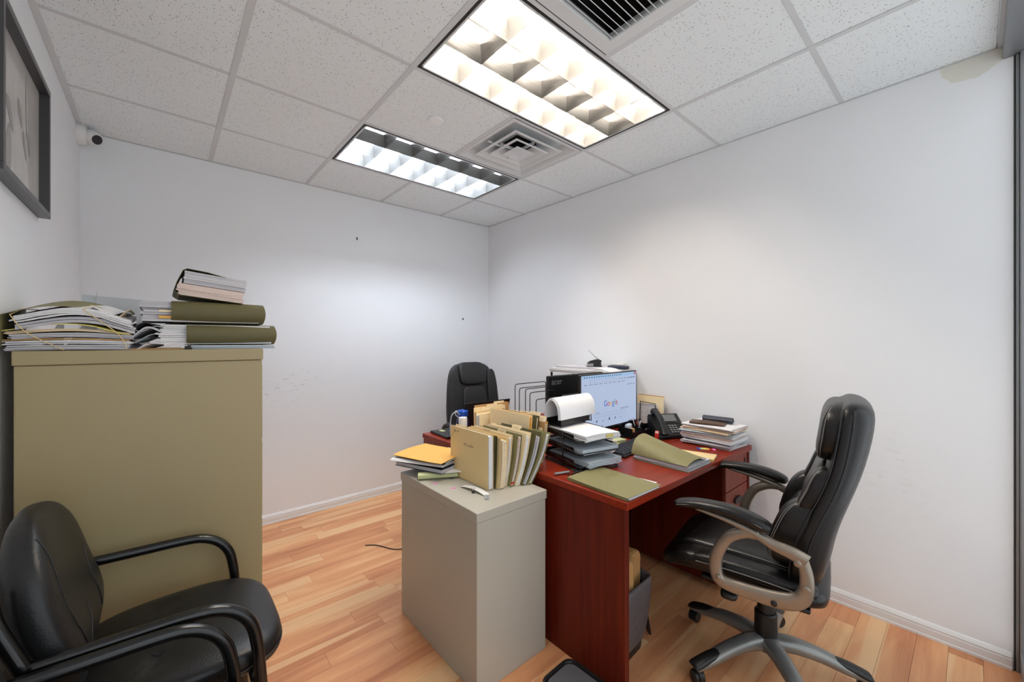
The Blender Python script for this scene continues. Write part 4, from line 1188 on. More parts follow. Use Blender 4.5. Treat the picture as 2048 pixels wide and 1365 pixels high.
bm = bmesh.new(); slab(bm, lambda u, v: ((u - .5) * 0.24, (v - .5) * 0.315, 0.004 * sin(pi * u) - 0.012 * max(0, .5 - u) ** 2 + 0.012 * max(0, v - .8) + 0.012 * max(0, 0.2 - v)), 12, 8, 0.0022); obj('sleeve', bm, 'orange', t, smooth='auto')
bm = bmesh.new(); slab(bm, lambda u, v: (-0.07 + u * 0.05, -0.14 + v * 0.03, 0.0034), 2, 1, 0.0003); tag(obj('sticker', bm, 'paper', t), 'white corner label')
sheaf('loose_papers', 'crumpled white sheet behind the yellow envelope', 'papers', 'paper', 1.20, 1.885, 0.7115, 0.10, 0.12, 0.05, 0.4, n=4, wave=0.006)
bm = bmesh.new(); slab(bm, lambda u, v: (u * 0.10, v * 0.05, 0.0015 + 0.0), 2, 1, 0.002)
tag(obj('note_slip', bm, 'paper', loc=(1.005, 1.655, 0.7415), rz=-0.45), 'white slip of paper resting on the pale green booklet', 'papers')
for lb, x, y in (('pink flag nearest the book pile', 0.955, 1.641), ('pink flag nearest the upright files', 0.985, 1.533)):
    bm = bmesh.new(); box(bm, (-0.011, -0.005, 0), (0.011, 0.005, 0.0006)); tag(obj('sticky_flag', bm, 'pink', loc=(x, y, 0.7105), rz=-0.3), lb + ' on the grey cabinet top', 'sticky flag', 'pink flags')
bm = bmesh.new(); slab(bm, lambda u, v: (u * 0.028, v * 0.16, 0.002 + 0.010 * sin(pi * v)), 2, 10, 0.0012)
tag(obj('paper_strip', bm, 'white', loc=(1.035, 1.365, 0.7105), rz=0.12), 'curved white strip lying before the handwritten folder', 'paper strip')
binder_clip('small black clip at the foot of the handwritten folder', 1.022, 1.432, 0.7112, 1.2, sc=0.8)
bm = bmesh.new(); slab(bm, lambda u, v: (u * 0.02, v * 0.05, 0.002 + 0.002 * sin(6 * u)), 3, 3, 0.001)
tag(obj('wrapper', bm, 'clear', loc=(1.012, 1.335, 0.7105), rz=-0.6), 'clear plastic wrapper scrap on the grey cabinet top', 'wrapper')

# ------------------------------------------------------------------ letter tray tower
TR = R_(-12); tx, ty = 1.612, 1.318
t = thing('letter_tray', 'black three level letter tray tower full of papers', 'letter tray', (tx, ty, DZ), TR)
def rr(w, d, r=0.02, n=4):
    out = []
    for cx, cy, a0 in ((w - r, d - r, 0), (-w + r, d - r, 90), (-w + r, -d + r, 180), (w - r, -d + r, 270)):
        for k in range(n + 1):
            a = R_(a0 + 90 * k / n); out.append((cx + r * cos(a), cy + r * sin(a)))
    return out
tw, td = 0.125, 0.155
lv = [0.022, 0.082, 0.142]
for k, z in enumerate(lv):
    tr_ = None
    bm = bmesh.new()
    slab(bm, lambda u, v: ((u - .5) * 2 * (tw - .006), (v - .5) * 2 * (td - .006), z), 1, 1, 0.0015)
    o = obj('tray', bm, 'wire', t)
    bm = bmesh.new()
    rim = [(x, y, z + 0.030 - (0.022 if y < -td + 0.05 else 0)) for x, y in rr(tw, td)]
    tube(bm, rim, 0.0025, 6, closed=True)
    obj('rim', bm, 'wire', o, smooth=True)
    bm = bmesh.new()
    for s in (-1, 1):
        slab(bm, lambda u, v: (s * (tw - 0.004 * (1 - v)), -td + 0.05 + u * (2 * td - 0.06), z + v * 0.030), 2, 1, 0.0008, (1, 0, 0))
    slab(bm, lambda u, v: ((u - .5) * 2 * (tw - .01), td - 0.003, z + v * 0.03), 2, 1, 0.0008, (0, 1, 0))
    tag(obj('mesh_side', bm, 'wire', o), kind='stuff')
for sx in (-1, 1):
    for yy in (-0.02, 0.12):
        bm = bmesh.new(); tube(bm, [(sx * (tw + 0.001), yy, 0.003), (sx * (tw + 0.001), yy, 0.175)], 0.003, 8); obj('post', bm, 'wire', t, smooth=True)
bm = bmesh.new(); tube(bm, [(x * 0.98, y * 0.98, 0.004) for x, y in rr(tw, td)], 0.003, 6, closed=True); obj('base_wire', bm, 'wire', t, smooth=True)
def trayp(label, m, z, h, off, rz, **k):
    p = Matrix.Rotation(TR, 4, 'Z') @ Vector((off[0], off[1], 0))
    return sheaf('paper_stack', label, 'papers', m, tx + p.x, ty + p.y, DZ + z, 0.222, 0.285, h, TR + rz, 'paper stacks in the letter tray', **k)
trayp('grey blue papers in the bottom level of the letter tray', 'paper_b', lv[0] + 0.0015, 0.028, (0.010, -0.022), 0.07, n=5, jit=0.006, bend=lambda u, v: 0.003 * sin(6 * u))
trayp('blue grey papers in the middle level of the letter tray', 'paper_b', lv[1] + 0.0015, 0.024, (0.004, -0.008), 0.02, n=4, jit=0.003)
trayp('white papers filling the top level of the letter tray', 'paper', lv[2] + 0.0015, 0.030, (0.006, -0.016), 0.05, n=6, jit=0.005, bend=lambda u, v: 0.004 * sin(4 * u) * (1 - v))
p = Matrix.Rotation(TR, 4, 'Z') @ Vector((0.004, -0.158, 0))
bm = bmesh.new(); slab(bm, lambda u, v: (u * 0.045, 0, v * 0.014), 2, 1, 0.0006, (0, 1, 0))
tag(obj('sticky_note', bm, 'yellow', loc=(tx + p.x + 0.02, ty + p.y - 0.012, DZ + 0.156), rz=TR + 0.05), 'yellow note stuck to papers in the top tray', 'sticky note')
# wire holder with the arched writing pad
t = thing('pad_holder', 'small black wire holder on top of the letter tray papers', 'holder', (1.655, 1.43, DZ + 0.178), 0.04)
bm = bmesh.new()
for yy in (-0.05, 0.05):
    tube(bm, smooth_pts([(-0.13, yy, 0.0), (-0.128, yy, 0.028), (-0.11, yy, 0.036), (0.11, yy, 0.036), (0.128, yy, 0.028), (0.13, yy, 0.0)], 3), 0.0026, 6)
for xx in (-0.13, 0.13): tube(bm, [(xx, -0.05, 0.002), (xx, 0.05, 0.002)], 0.0026, 6)
obj('wire_frame', bm, 'wire', t, smooth=True)
bm = bmesh.new(); slab(bm, lambda u, v: (-0.12 + 0.24 * u, -0.045 + 0.09 * v, 0.004), 1, 1, 0.001); slab(bm, lambda u, v: (-0.12 + 0.24 * u, 0.047, 0.004 + 0.030 * v), 1, 1, 0.001, (0, 1, 0)); slab(bm, lambda u, v: (-0.12 + 0.24 * u, -0.047, 0.004 + 0.030 * v), 1, 1, 0.001, (0, 1, 0))
tag(obj('mesh_panel', bm, 'wire', t), kind='stuff')
for k in range(3):
    r = 0.052 - 0.004 * k; hgt = 0.105 - 0.004 * k
    def f(u, v, r=r, hgt=hgt, k=k):
        a = pi * u
        return (-0.145 + 0.30 * v - 0.004 * k, -r * cos(a) * (1.0 if abs(cos(a)) < 0.7 else 1.05), hgt * (sin(a) ** 0.75) - 0.0)
    bm = bmesh.new(); slab(bm, f, 22, 2, 0.0016 if k else 0.004, (0, 0, 1))
    if k == 0:
        pad_t = thing('writing_pad', 'white pad of paper bent into an arch over the wire holder', 'paper pad', (1.655, 1.425, DZ + 0.218), 0.04)
    obj('sheets', bm, 'paper_s', pad_t, smooth='auto')

# marker pen, flat slip, cables by the tray
bm = bmesh.new(); tube(bm, [(1.355, 1.26, DZ + 0.008), (1.43, 1.235, DZ + 0.008)], 0.0055, 10)
tag(obj('marker_pen', bm, 'alu', smooth='auto'), 'silver grey pen beside the tray tower on the desk edge', 'pen')
bm = bmesh.new(); slab(bm, lambda u, v: (u * 0.09, v * 0.035, 0.004), 1, 1, 0.006)
tag(obj('notepad', bm, 'paper_b', loc=(1.50, 1.165, DZ + 0.0005), rz=0.25), 'grey blue notepad under the front of the letter tray', 'notepad')
bm = bmesh.new()
for q in range(3):
    tube(bm, smooth_pts([(1.40 + 0.02 * q, 1.22 - 0.01 * q, DZ + 0.003), (1.43 + 0.015 * q, 1.185, DZ + 0.02), (1.46, 1.20, DZ + 0.006), (1.44 + 0.02 * q, 1.23, DZ + 0.015), (1.50, 1.19 + 0.005 * q, DZ + 0.004)], 5), 0.0022, 6)
tag(obj('cable', bm, 'wire', smooth=True), 'tangle of black cable at the foot of the letter tray', 'cable')

# ------------------------------------------------------------------ wire file sorter
t = thing('file_sorter', 'black wire file sorter behind the files, its loops rising', 'file sorter', (1.60, 1.66, DZ))
for k, (yy, zt, x1) in enumerate(((0.02, 0.275, 0.235), (0.045, 0.315, 0.235), (0.07, 0.335, 0.20), (0.11, 0.338, 0.235), (0.135, 0.36, 0.25))):
    bm = bmesh.new()
    x0 = 0.035 - 0.012 * k if k else 0.05
    tube(bm, [(x0, yy, 0.004), (x0, yy, zt - 0.015), (x0 + 0.004, yy, zt - 0.004), (x0 + 0.015, yy, zt), (x1 - 0.015, yy, zt), (x1 - 0.004, yy, zt - 0.004), (x1, yy, zt - 0.015), (x1, yy, 0.004)], 0.0027, 6)
    obj('wire_loop', bm, 'wire', t, smooth='auto')
bm = bmesh.new(); tube(bm, [(x, y, 0.004) for x, y in ((0.0, 0.01), (0.26, 0.01), (0.26, 0.145), (0.0, 0.145))], 0.0027, 6, closed=True); obj('base_wire', bm, 'wire', t)

# ------------------------------------------------------------------ monitors
M['ebezel'] = mat('monitor bezel', (20, 20, 22), 0.35)
def em(name, rgb, s=0.7): return mat(name, (8, 8, 8), 0.4, emit=rgb, estr=s * 0.6)
M['ui_b'] = em('ui blue', (66, 110, 220)); M['ui_r'] = em('ui red', (210, 52, 50)); M['ui_y'] = em('ui yellow', (240, 190, 60)); M['ui_g'] = em('ui green', (70, 160, 90))
M['ui_d'] = em('ui dark', (78, 88, 110), 0.6); M['ui_l'] = em('ui bar', (206, 220, 244), 0.8); M['ui_t'] = em('ui top bar', (168, 206, 246), 0.75); M['ui_o'] = em('ui outline', (128, 148, 196), 0.65)
MW, MH = 0.612, 0.345
t = thing('monitor', 'slim black monitor with a lit search page, facing the doorway', 'monitor', (2.125, 1.50, DZ), R_(1.5))
zb = 0.075
bm = bmesh.new(); rbox(bm, (-MW / 2, -0.006, zb), (MW / 2, 0.012, zb + MH), 0.002, 1); rbox(bm, (-0.18, 0.012, zb + 0.04), (0.18, 0.034, zb + 0.24), 0.008, 1); obj('case', bm, 'ebezel', t)
bm = bmesh.new(); box(bm, (-MW / 2 + 0.006, -0.0068, zb + 0.012), (MW / 2 - 0.006, -0.0062, zb + MH - 0.007)); scr_o = obj('screen', bm, 'screen', t)
yS = -0.0072
def ui(name, x0, z0, x1, z1, m, lab=None):
    bm = bmesh.new(); box(bm, (x0, yS - 0.0003, z0), (x1, yS, z1)); return obj(name, bm, m, scr_o)
zt = zb + MH - 0.007
ui('tab_strip', -MW / 2 + 0.007, zt - 0.022, MW / 2 - 0.007, zt - 0.001, 'ui_t')
ui('close_button', MW / 2 - 0.036, zt - 0.020, MW / 2 - 0.009, zt - 0.001, 'ui_r')
bm = bmesh.new()
for k in range(17): box(bm, (-0.275 + 0.024 * k, yS - 0.0006, zt - 0.015), (-0.275 + 0.024 * k + 0.009, yS - 0.0003, zt - 0.007))
tag(obj('tab_icons', bm, 'ui_d', scr_o), kind='stuff')
def outline(name, x0, z0, x1, z1, w=0.0014):
    bm = bmesh.new()
    for a, b in (((x0, z0), (x1, z0 + w)), ((x0, z1 - w), (x1, z1)), ((x0, z0), (x0 + w, z1)), ((x1 - w, z0), (x1, z1))): box(bm, (a[0], yS - 0.0003, a[1]), (b[0], yS, b[1]))
    return obj(name, bm, 'ui_o', scr_o)
outline('address_bar', -0.22, zt - 0.044, 0.06, zt - 0.028)
bm = bmesh.new()
for k in range(9): box(bm, (-0.27 + 0.050 * k, yS - 0.0003, zt - 0.058), (-0.27 + 0.050 * k + 0.007, yS, zt - 0.052)); box(bm, (-0.258 + 0.050 * k, yS - 0.0003, zt - 0.0562), (-0.258 + 0.050 * k + 0.02, yS, zt - 0.0542))
for k in range(4): box(bm, (0.09 + 0.03 * k, yS - 0.0003, zt - 0.039), (0.098 + 0.03 * k, yS, zt - 0.032))
box(bm, (0.20, yS - 0.0003, zt - 0.038), (0.285, yS, zt - 0.034)); box(bm, (0.19, yS - 0.0003, zt - 0.08), (0.225, yS, zt - 0.077)); box(bm, (0.24, yS - 0.0003, zt - 0.082), (0.247, yS, zt - 0.075)); box(bm, (0.268, yS - 0.0003, zt - 0.082), (0.275, yS, zt - 0.075))
tag(obj('bookmark_bar', bm, 'ui_d', scr_o), kind='stuff')
bm = bmesh.new()
for x in (0.115, 0.135): box(bm, (x, yS - 0.0003, zb + 0.105), (x + 0.007, yS, zb + 0.112))
box(bm, (0.155, yS - 0.0003, zb + 0.1075), (0.20, yS, zb + 0.1105)); box(bm, (-0.16, yS - 0.0003, zb + 0.105), (-0.12, yS, zb + 0.107))
for k, r_ in enumerate((0.010, 0.006, 0.012, 0.009, 0.005)): box(bm, (-0.155 + 0.066 * k, yS - 0.0003, zb + 0.050), (-0.155 + 0.066 * k + r_, yS, zb + 0.050 + r_ * 1.3))
for k in range(8): box(bm, (-0.29 + 0.022 * k, yS - 0.0003, zb + 0.017), (-0.29 + 0.022 * k + 0.009, yS, zb + 0.025))
for k in range(4): box(bm, (0.21 + 0.02 * k, yS - 0.0003, zb + 0.017), (0.222 + 0.02 * k, yS, zb + 0.021))
tag(obj('page_details', bm, 'ui_d', scr_o), kind='stuff')
outline('search_box', -0.17, zb + 0.080, 0.17, zb + 0.098, 0.0008)
xx = -0.078
for ch, m, adv in (('G', 'ui_b', 0.037), ('o', 'ui_r', 0.026), ('o', 'ui_y', 0.026), ('g', 'ui_b', 0.026), ('l', 'ui_g', 0.013), ('e', 'ui_r', 0.026)):
    obj('letter', text_bm(ch, 0.052, 0.0002, Matrix.Translation((xx + adv / 2, yS - 0.0003, zb + 0.155)) @ Matrix.Rotation(R_(90), 4, 'X')), m, scr_o)
    xx += adv
bm = bmesh.new(); rbox(bm, (-0.03, 0.02, 0.012), (0.03, 0.045, zb + 0.1), 0.004, 1); obj('stand_neck', bm, 'ebezel', t)
bm = bmesh.new(); rbox(bm, (-0.12, -0.05, 0.0), (0.12, 0.10, 0.012), 0.004, 1); obj('stand_foot', bm, 'ebezel', t)

t = thing('monitor', 'black monitor seen from behind, to the left of the lit one', 'monitor', (2.09, 1.74, DZ), R_(180))
zb = 0.075
bm = bmesh.new(); rbox(bm, (-0.285, -0.012, zb), (0.285, 0.010, zb + 0.325), 0.006, 2); rbox(bm, (-0.17, 0.010, zb + 0.03), (0.17, 0.030, zb + 0.20), 0.008, 1); obj('case', bm, 'ebezel', t)
M['logo_g'] = mat('grey logo', (120, 120, 122), 0.35)
obj('logo', text_bm('acer', 0.056, 0.0003, Matrix.Translation((0.207, 0.0104, zb + 0.285)) @ Matrix.Rotation(R_(180), 4, 'Z') @ Matrix.Rotation(R_(90), 4, 'X')), 'logo_g', t)
bm = bmesh.new(); rbox(bm, (-0.03, 0.012, 0.01), (0.03, 0.032, zb + 0.1), 0.004, 1); obj('stand_neck', bm, 'ebezel', t)
bm = bmesh.new(); rbox(bm, (-0.11, -0.08, 0.0), (0.11, 0.07, 0.010), 0.004, 1); obj('stand_foot', bm, 'ebezel', t)

# laptops
t = thing('laptop', 'open dark laptop seen from behind, before the far office chair', 'laptop', (1.60, 2.12, DZ), R_(-2))
bm = bmesh.new(); rbox(bm, (-0.182, 0.0, 0.0), (0.182, 0.25, 0.018), 0.004, 2); obj('keyboard_deck', bm, 'black', t)
bm = bmesh.new(); rbox(bm, (-0.182, -0.006, 0.0), (0.182, 0.0, 0.215), 0.003, 2, mx=Matrix.Translation((0, 0.0, 0.018)) @ Matrix.Rotation(R_(-12) * -1, 4, 'X')); obj('lid', bm, 'black', t)
t = thing('laptop', 'closed thin black laptop with a pale note on the far desk end', 'laptop', (1.455, 2.29, DZ), R_(-3))
bm = bmesh.new(); rbox(bm, (-0.105, -0.13, 0.001), (0.16, 0.10, 0.016), 0.004, 2); obj('case', bm, 'black', t)
bm = bmesh.new(); box(bm, (-0.06, 0.02, 0.0162), (0.0, 0.07, 0.0168)); tag(obj('note', bm, 'green_l', t), 'pale sticky note')

# water bottle and cup
t = thing('water_bottle', 'blue water bottle with a clear carry strap behind the files', 'bottle', (1.405, 2.08, DZ))
bm = bmesh.new(); lathe(bm, [(0, 0), (0.036, 0.0), (0.040, 0.006), (0.040, 0.115), (0.036, 0.135), (0.028, 0.145), (0.028, 0.155), (0, 0.155)], 28); obj('body', bm, 'bluet', t, smooth='auto')
bm = bmesh.new(); lathe(bm, [(0, 0.152), (0.031, 0.152), (0.033, 0.156), (0.033, 0.184), (0.030, 0.188), (0.014, 0.188), (0.012, 0.192), (0, 0.192)], 28); obj('cap', bm, 'blue', t, smooth='auto')
bm = bmesh.new()
tube(bm, smooth_pts([(-0.030, -0.01, 0.165), (-0.055, -0.01, 0.185), (-0.085, -0.005, 0.165), (-0.092, 0.0, 0.10), (-0.085, 0.0, 0.04), (-0.06, 0.0, 0.01)], 5), 0.004, 8)
tube(bm, smooth_pts([(-0.03, 0.0, 0.178), (-0.05, 0.0, 0.190), (-0.058, -0.01, 0.165), (-0.035, -0.02, 0.146)], 5), 0.0035, 8)
obj('strap', bm, 'clear', t, smooth=True)
bm = bmesh.new(); lathe(bm, [(0, 0), (0.022, 0), (0.025, 0.01), (0.026, 0.155), (0.024, 0.162), (0.0, 0.163)], 24)
tag(obj('pill_bottle', bm, 'white', loc=(1.352, 2.0, DZ), smooth='auto'), 'plain white capped container in front of the blue bottle', 'container')

# mug, keyboard, notes, pen
t = thing('mug', 'tapered white mug between the letter tray and the keyboard', 'mug', (1.775, 1.285, DZ), R_(-30))
bm = bmesh.new(); lathe(bm, [(0, 0), (0.026, 0), (0.028, 0.004), (0.034, 0.05), (0.041, 0.098), (0.0405, 0.100), (0.0385, 0.098), (0.031, 0.05), (0.025, 0.006), (0, 0.006)], 32); obj('body', bm, 'ceramic', t, smooth='auto')
bm = bmesh.new(); tube(bm, smooth_pts([(0.036, 0, 0.080), (0.056, 0, 0.084), (0.068, 0, 0.062), (0.058, 0, 0.034), (0.031, 0, 0.022)], 5), 0.0048, 8); obj('handle', bm, 'ceramic', t, smooth=True)

t = thing('keyboard', 'black computer keyboard below the lit monitor', 'keyboard', (2.035, 1.285, DZ), R_(6))
bm = bmesh.new(); rbox(bm, (-0.215, -0.066, 0.002), (0.215, 0.066, 0.016), 0.004, 2, mx=Matrix.Rotation(R_(3), 4, 'X')); obj('case', bm, 'black', t)
km = None
for r in range(6):
    for c in range(20):
        wk = 0.0185
        x0 = -0.205 + c * 0.0206; y0 = -0.058 + r * 0.0195
        if r == 0 and c in (4, 5, 6, 7): continue
        if km is None:
            bm = bmesh.new(); loft(bm, [[(-wk / 2, -wk / 2, 0), (wk / 2, -wk / 2, 0), (wk / 2, wk / 2, 0), (-wk / 2, wk / 2, 0)], [(-wk / 2 + .002, -wk / 2 + .002, 0.006), (wk / 2 - .002, -wk / 2 + .002, 0.006), (wk / 2 - .002, wk / 2 - .002, 0.006), (-wk / 2 + .002, wk / 2 - .002, 0.006)]])
            o = obj('key', bm, 'key', t); km = o.data
        else:
            o = bpy.data.objects.new('key', km); COL.objects.link(o); o.parent = t
        o.location = (x0 + wk / 2, y0 + wk / 2, 0.0165 + (y0 + 0.01) * math.tan(R_(3))); o.rotation_euler = (R_(3), 0, 0)
bm = bmesh.new(); rbox(bm, (-0.123, -0.057, 0.0125), (-0.043, -0.040, 0.0185), 0.002, 1); obj('space_bar', bm, 'key', t)
t = thing('pen', 'red and white pen lying along the front of the keyboard', 'pen', (1.93, 1.185, DZ + 0.005), R_(12))
bm = bmesh.new(); tube(bm, [(-0.06, 0, 0), (-0.058, 0, 0), (0.0, 0, 0)], 0.0045, 10); obj('cap', bm, 'red', t, smooth='auto')
bm = bmesh.new(); tube(bm, [(0.0, 0, 0), (0.075, 0, 0)], 0.004, 10); obj('barrel', bm, 'white', t, smooth='auto')
for k, (lb, m, x, y, z, rz) in enumerate((('yellow notepad, lower of two, left of the keyboard top', 'yellow', 2.00, 1.405, 0.0, 0.2), ('pale green notepad lying on the yellow one under the monitor', 'green_l', 2.045, 1.415, 0.0145, -0.15))):
    sheaf('notepad', lb, 'notepad', m, x, y, DZ + z, 0.12, 0.08, 0.014, rz, n=3)

# desk organiser with clutter
t = thing('desk_organizer', 'black mesh desk organiser crammed with stationery under the monitor', 'organiser', (2.335, 1.44, DZ), R_(-8))
for a, b in (((-0.11, -0.06, 0), (0.11, 0.06, 0.003)), ((-0.11, 0.057, 0.003), (0.11, 0.06, 0.09)), ((-0.11, -0.06, 0.003), (0.11, -0.057, 0.045)), ((-0.11, -0.057, 0.003), (-0.107, 0.057, 0.065)), ((0.107, -0.057, 0.003), (0.11, 0.057, 0.065)), ((-0.02, -0.057, 0.003), (-0.017, 0.057, 0.06)), ((-0.017, 0.0, 0.003), (0.107, 0.003, 0.07))):
    bm = bmesh.new(); box(bm, a, b); obj('mesh_panel', bm, 'wire', t)
rq = random.Random(9)
cols = ['ui', 'white', 'brown', 'alu', 'red', 'navy', 'yellow', 'tan', 'white', 'blue']
pens = ['silver', 'white', 'brown wooden', 'steel', 'red', 'navy', 'yellow', 'tan', 'cream', 'blue']
for k in range(10):
    x, y = rq.uniform(-0.005, 0.095), rq.uniform(-0.045, 0.045)
    dx, dy = rq.uniform(-0.03, 0.03), rq.uniform(-0.01, 0.03)
    dx = max(-0.0 - x + 0.0, min(0.098 - x, dx))
    bm = bmesh.new(); m = cols[k] if cols[k] in M else 'alu'
    p0 = Matrix.Rotation(R_(-8), 4, 'Z') @ Vector((x, y, 0.006)); p1 = Matrix.Rotation(R_(-8), 4, 'Z') @ Vector((x + dx, y + dy, 0.085 + rq.uniform(0, 0.02)))
    tube(bm, [p0 + V(2.335, 1.44, DZ), p1 + V(2.335, 1.44, DZ)], 0.0035, 7)
    tag(obj('pen', bm, m, smooth='auto'), '%s pen standing in the black desk organiser' % pens[k], 'pen', 'pens in the organiser')
for k, (lb, m, x, y, s_) in enumerate((('small tan eraser block in the organiser', 'tan', -0.08, -0.03, (0.02, 0.012, 0.03)), ('crumpled pale blue wrapper in the organiser', 'paper_b', -0.055, 0.02, (0.022, 0.018, 0.038)), ('dark grey tape roll in the organiser', 'gap', 0.06, -0.035, (0.022, 0.01, 0.022)))):
    p0 = Matrix.Rotation(R_(-8), 4, 'Z') @ Vector((x, y, 0.004 + s_[2]))
    bm = bmesh.new(); super_pad(bm, (0, 0, 0), s_, 0.4, 0.4, 16, 8, lambda p: p * (1 + 0.08 * sin(p.x * 300) * cos(p.z * 260)))
    tag(obj('stationery', bm, m, loc=p0 + V(2.335, 1.44, DZ), smooth='auto'), lb, 'stationery')
# red holder
t = thing('tape_dispenser', 'small red plastic dispenser beside the desk phone', 'dispenser', (2.345, 1.30, DZ), R_(20))
bm = bmesh.new(); prism(bm, [(-0.03, 0), (0.03, 0), (0.03, 0.018), (0.012, 0.03), (0.006, 0.05), (-0.012, 0.056), (-0.028, 0.042), (-0.032, 0.02)], -0.011, 0.011, axis='y'); obj('body', bm, 'red', t)
bm = bmesh.new(); lathe(bm, [(0.008, -0.009), (0.02, -0.009), (0.02, 0.009), (0.008, 0.009)], 20, mx=Matrix.Translation((-0.008, 0, 0.034)) @ Matrix.Rotation(R_(90), 4, 'X')); obj('tape_roll', bm, 'clear', t)

# desk phone
t = thing('desk_phone', 'black desk phone with a grey display by the right wall', 'phone', (2.475, 1.310, DZ), R_(-32))
bm = bmesh.new()
poly = [(-0.085, 0.0), (0.060, 0.0), (0.060, 0.125), (0.045, 0.136), (-0.088, 0.024), (-0.09, 0.012)]
prism(bm, poly, -0.10, 0.10, axis='x'); obj('base', bm, 'black', t)
sl = math.atan2(0.112, 0.133)
FM = Matrix.Translation((0, -0.088, 0.024)) @ Matrix.Rotation(sl, 4, 'X')   # local: x, along slope y, up z
bm = bmesh.new(); rbox(bm, (-0.025, 0.108, 0.0005), (0.072, 0.164, 0.004), 0.001, 1, mx=FM); obj('display', bm, 'lcd', t)
for r in range(4):
    for c in range(3):
        bm = bmesh.new(); rbox(bm, (-0.005 + c * 0.020, 0.018 + r * 0.0165, 0.0005), (0.009 + c * 0.020, 0.029 + r * 0.0165, 0.005), 0.001, 1, mx=FM); obj('key', bm, 'keyl' if False else 'logo_g', t)
for r in range(6):
    bm = bmesh.new(); rbox(bm, (0.066, 0.016 + r * 0.014, 0.0005), (0.09, 0.025 + r * 0.014, 0.004), 0.001, 1, mx=FM); obj('key', bm, 'key', t)
for c in range(4):
    bm = bmesh.new(); rbox(bm, (-0.022 + c * 0.024, 0.094, 0.0005), (-0.004 + c * 0.024, 0.101, 0.004), 0.001, 1, mx=FM); obj('key', bm, 'key', t)
bm = bmesh.new()
hp = smooth_pts([FM @ V(-0.062, -0.002, 0.012), FM @ V(-0.062, 0.03, 0.026), FM @ V(-0.062, 0.10, 0.042), FM @ V(-0.062, 0.155, 0.032), FM @ V(-0.062, 0.185, 0.016)], 6)
sweep(bm, hp, (1, 0, 0), lambda q: 0.020 + 0.007 * abs(2 * q - 1) ** 3, lambda q: 0.010 + 0.011 * abs(2 * q - 1) ** 2.5, 14, 0.7)
tag(obj('handset', bm, 'black', t, smooth=True), 'curved black handset')
bm = bmesh.new(); tube(bm, [(-0.085 + 0.006 * cos(k * 0.9) - 0.0004 * k, -0.10 - 0.0004 * k + 0.002, 0.009 + 0.006 * sin(k * 0.9)) for k in range(60)], 0.0015, 4); obj('cord', bm, 'wire', t)

# tan folders standing in a wire rack at the wall
t = thing('file_rack', 'small wire rack holding tan folders beside the right wall', 'file rack', (2.60, 1.50, DZ))
bm = bmesh.new(); tube(bm, smooth_pts([(-0.03, -0.06, 0.0), (-0.028, -0.058, 0.17), (-0.028, -0.045, 0.182), (-0.028, 0.045, 0.186), (-0.028, 0.058, 0.175), (-0.03, 0.06, 0.0)], 3), 0.0026, 6); obj('wire_loop', bm, 'wire', t, smooth=True)
bm = bmesh.new(); tube(bm, smooth_pts([(0.055, -0.06, 0.0), (0.055, -0.058, 0.13), (0.055, 0.058, 0.135), (0.055, 0.06, 0.0)], 3), 0.0026, 6); obj('wire_loop', bm, 'wire', t, smooth=True)
bm = bmesh.new(); tube(bm, [(-0.03, -0.06, 0.003), (0.055, -0.06, 0.003), (0.055, 0.06, 0.003), (-0.03, 0.06, 0.003)], 0.0026, 6, closed=True); obj('base_wire', bm, 'wire', t)
for k, (lb, x, y, w, h, ln, th, cv, pp) in enumerate([('white papers standing in the rack nearest the phone', 2.580, 1.435, 0.15, 0.17, 0.0, 0.012, 'paper', None), ('pale tan folder leaning in the wire rack', 2.597, 1.40, 0.20, 0.222, 0.05, 0.014, 'manila_l', 'paper'), ('tan folder closest to the wall in the rack', 2.617, 1.41, 0.20, 0.225, 0.05, 0.012, 'tan', 'paper_c')]):
    file_folder(lb, x, y, z2 + 0.003, w, h, ln, th, cv, pp, group='folders in the wire rack')

# green folders on the near desk
t = thing('file_folder', 'closed olive green folder lying on the near corner of the desk', 'folder', (1.345, 0.872, DZ), R_(-2))
obj('papers', sheaf_bm(0.215, 0.30, 0.010, 4, 0.004, 0.02), 'paper', t, loc=(0.118, 0.152, 0.0015))
bm = bmesh.new(); slab(bm, lambda u, v: (0.0 + 0.235 * u, 0.31 * v, 0.001), 1, 1, 0.0012)
slab(bm, lambda u, v: (0.235 * u - 0.006 * sin(pi * v) * (1 - u), -0.006 + 0.315 * v, 0.0135 + 0.004 * sin(pi * u) * v), 10, 8, 0.0012)
slab(bm, lambda u, v: (-0.001, 0.31 * u, 0.001 + 0.0125 * v), 1, 1, 0.0012, (1, 0, 0)); obj('cover', bm, 'olive', t, smooth='auto')
sheaf('loose_papers', 'white sheets sticking out behind the closed olive folder', 'papers', 'paper', 1.50, 1.04, DZ + 0.0005, 0.22, 0.30, 0.001, 0.13, n=1)
t = thing('file_folder', 'olive green folder with its cover rolled up over white papers', 'folder', (1.85, 0.872, DZ), R_(-1))
obj('papers', sheaf_bm(0.23, 0.29, 0.022, 6, 0.004, 0.02), 'paper_g', t, loc=(0.122, 0.148, 0.0015))
bm = bmesh.new(); slab(bm, lambda u, v: (0.0 + 0.25 * u, 0.30 * v, 0.001), 1, 1, 0.0012); obj('back_cover', bm, 'olive_d', t)
bm = bmesh.new()
def roll(u, v):
    hgt = 0.018 + 0.070 * v ** 1.1
    a = pi * u
    return (0.002 - 0.012 * sin(a) * 0 + 0.20 * u + 0.012 * sin(2 * a) * -1 * (0.4 + v), 0.005 + 0.30 * v, 0.0255 + hgt * sin(a) ** 0.75 + 0.002)
slab(bm, roll, 24, 10, 0.0014); obj('cover', bm, 'olive', t, smooth='auto')
t = thing('file_folder', 'manila folder edged in yellow, beside the rolled olive folder', 'folder', (2.12, 0.868, DZ), R_(14))
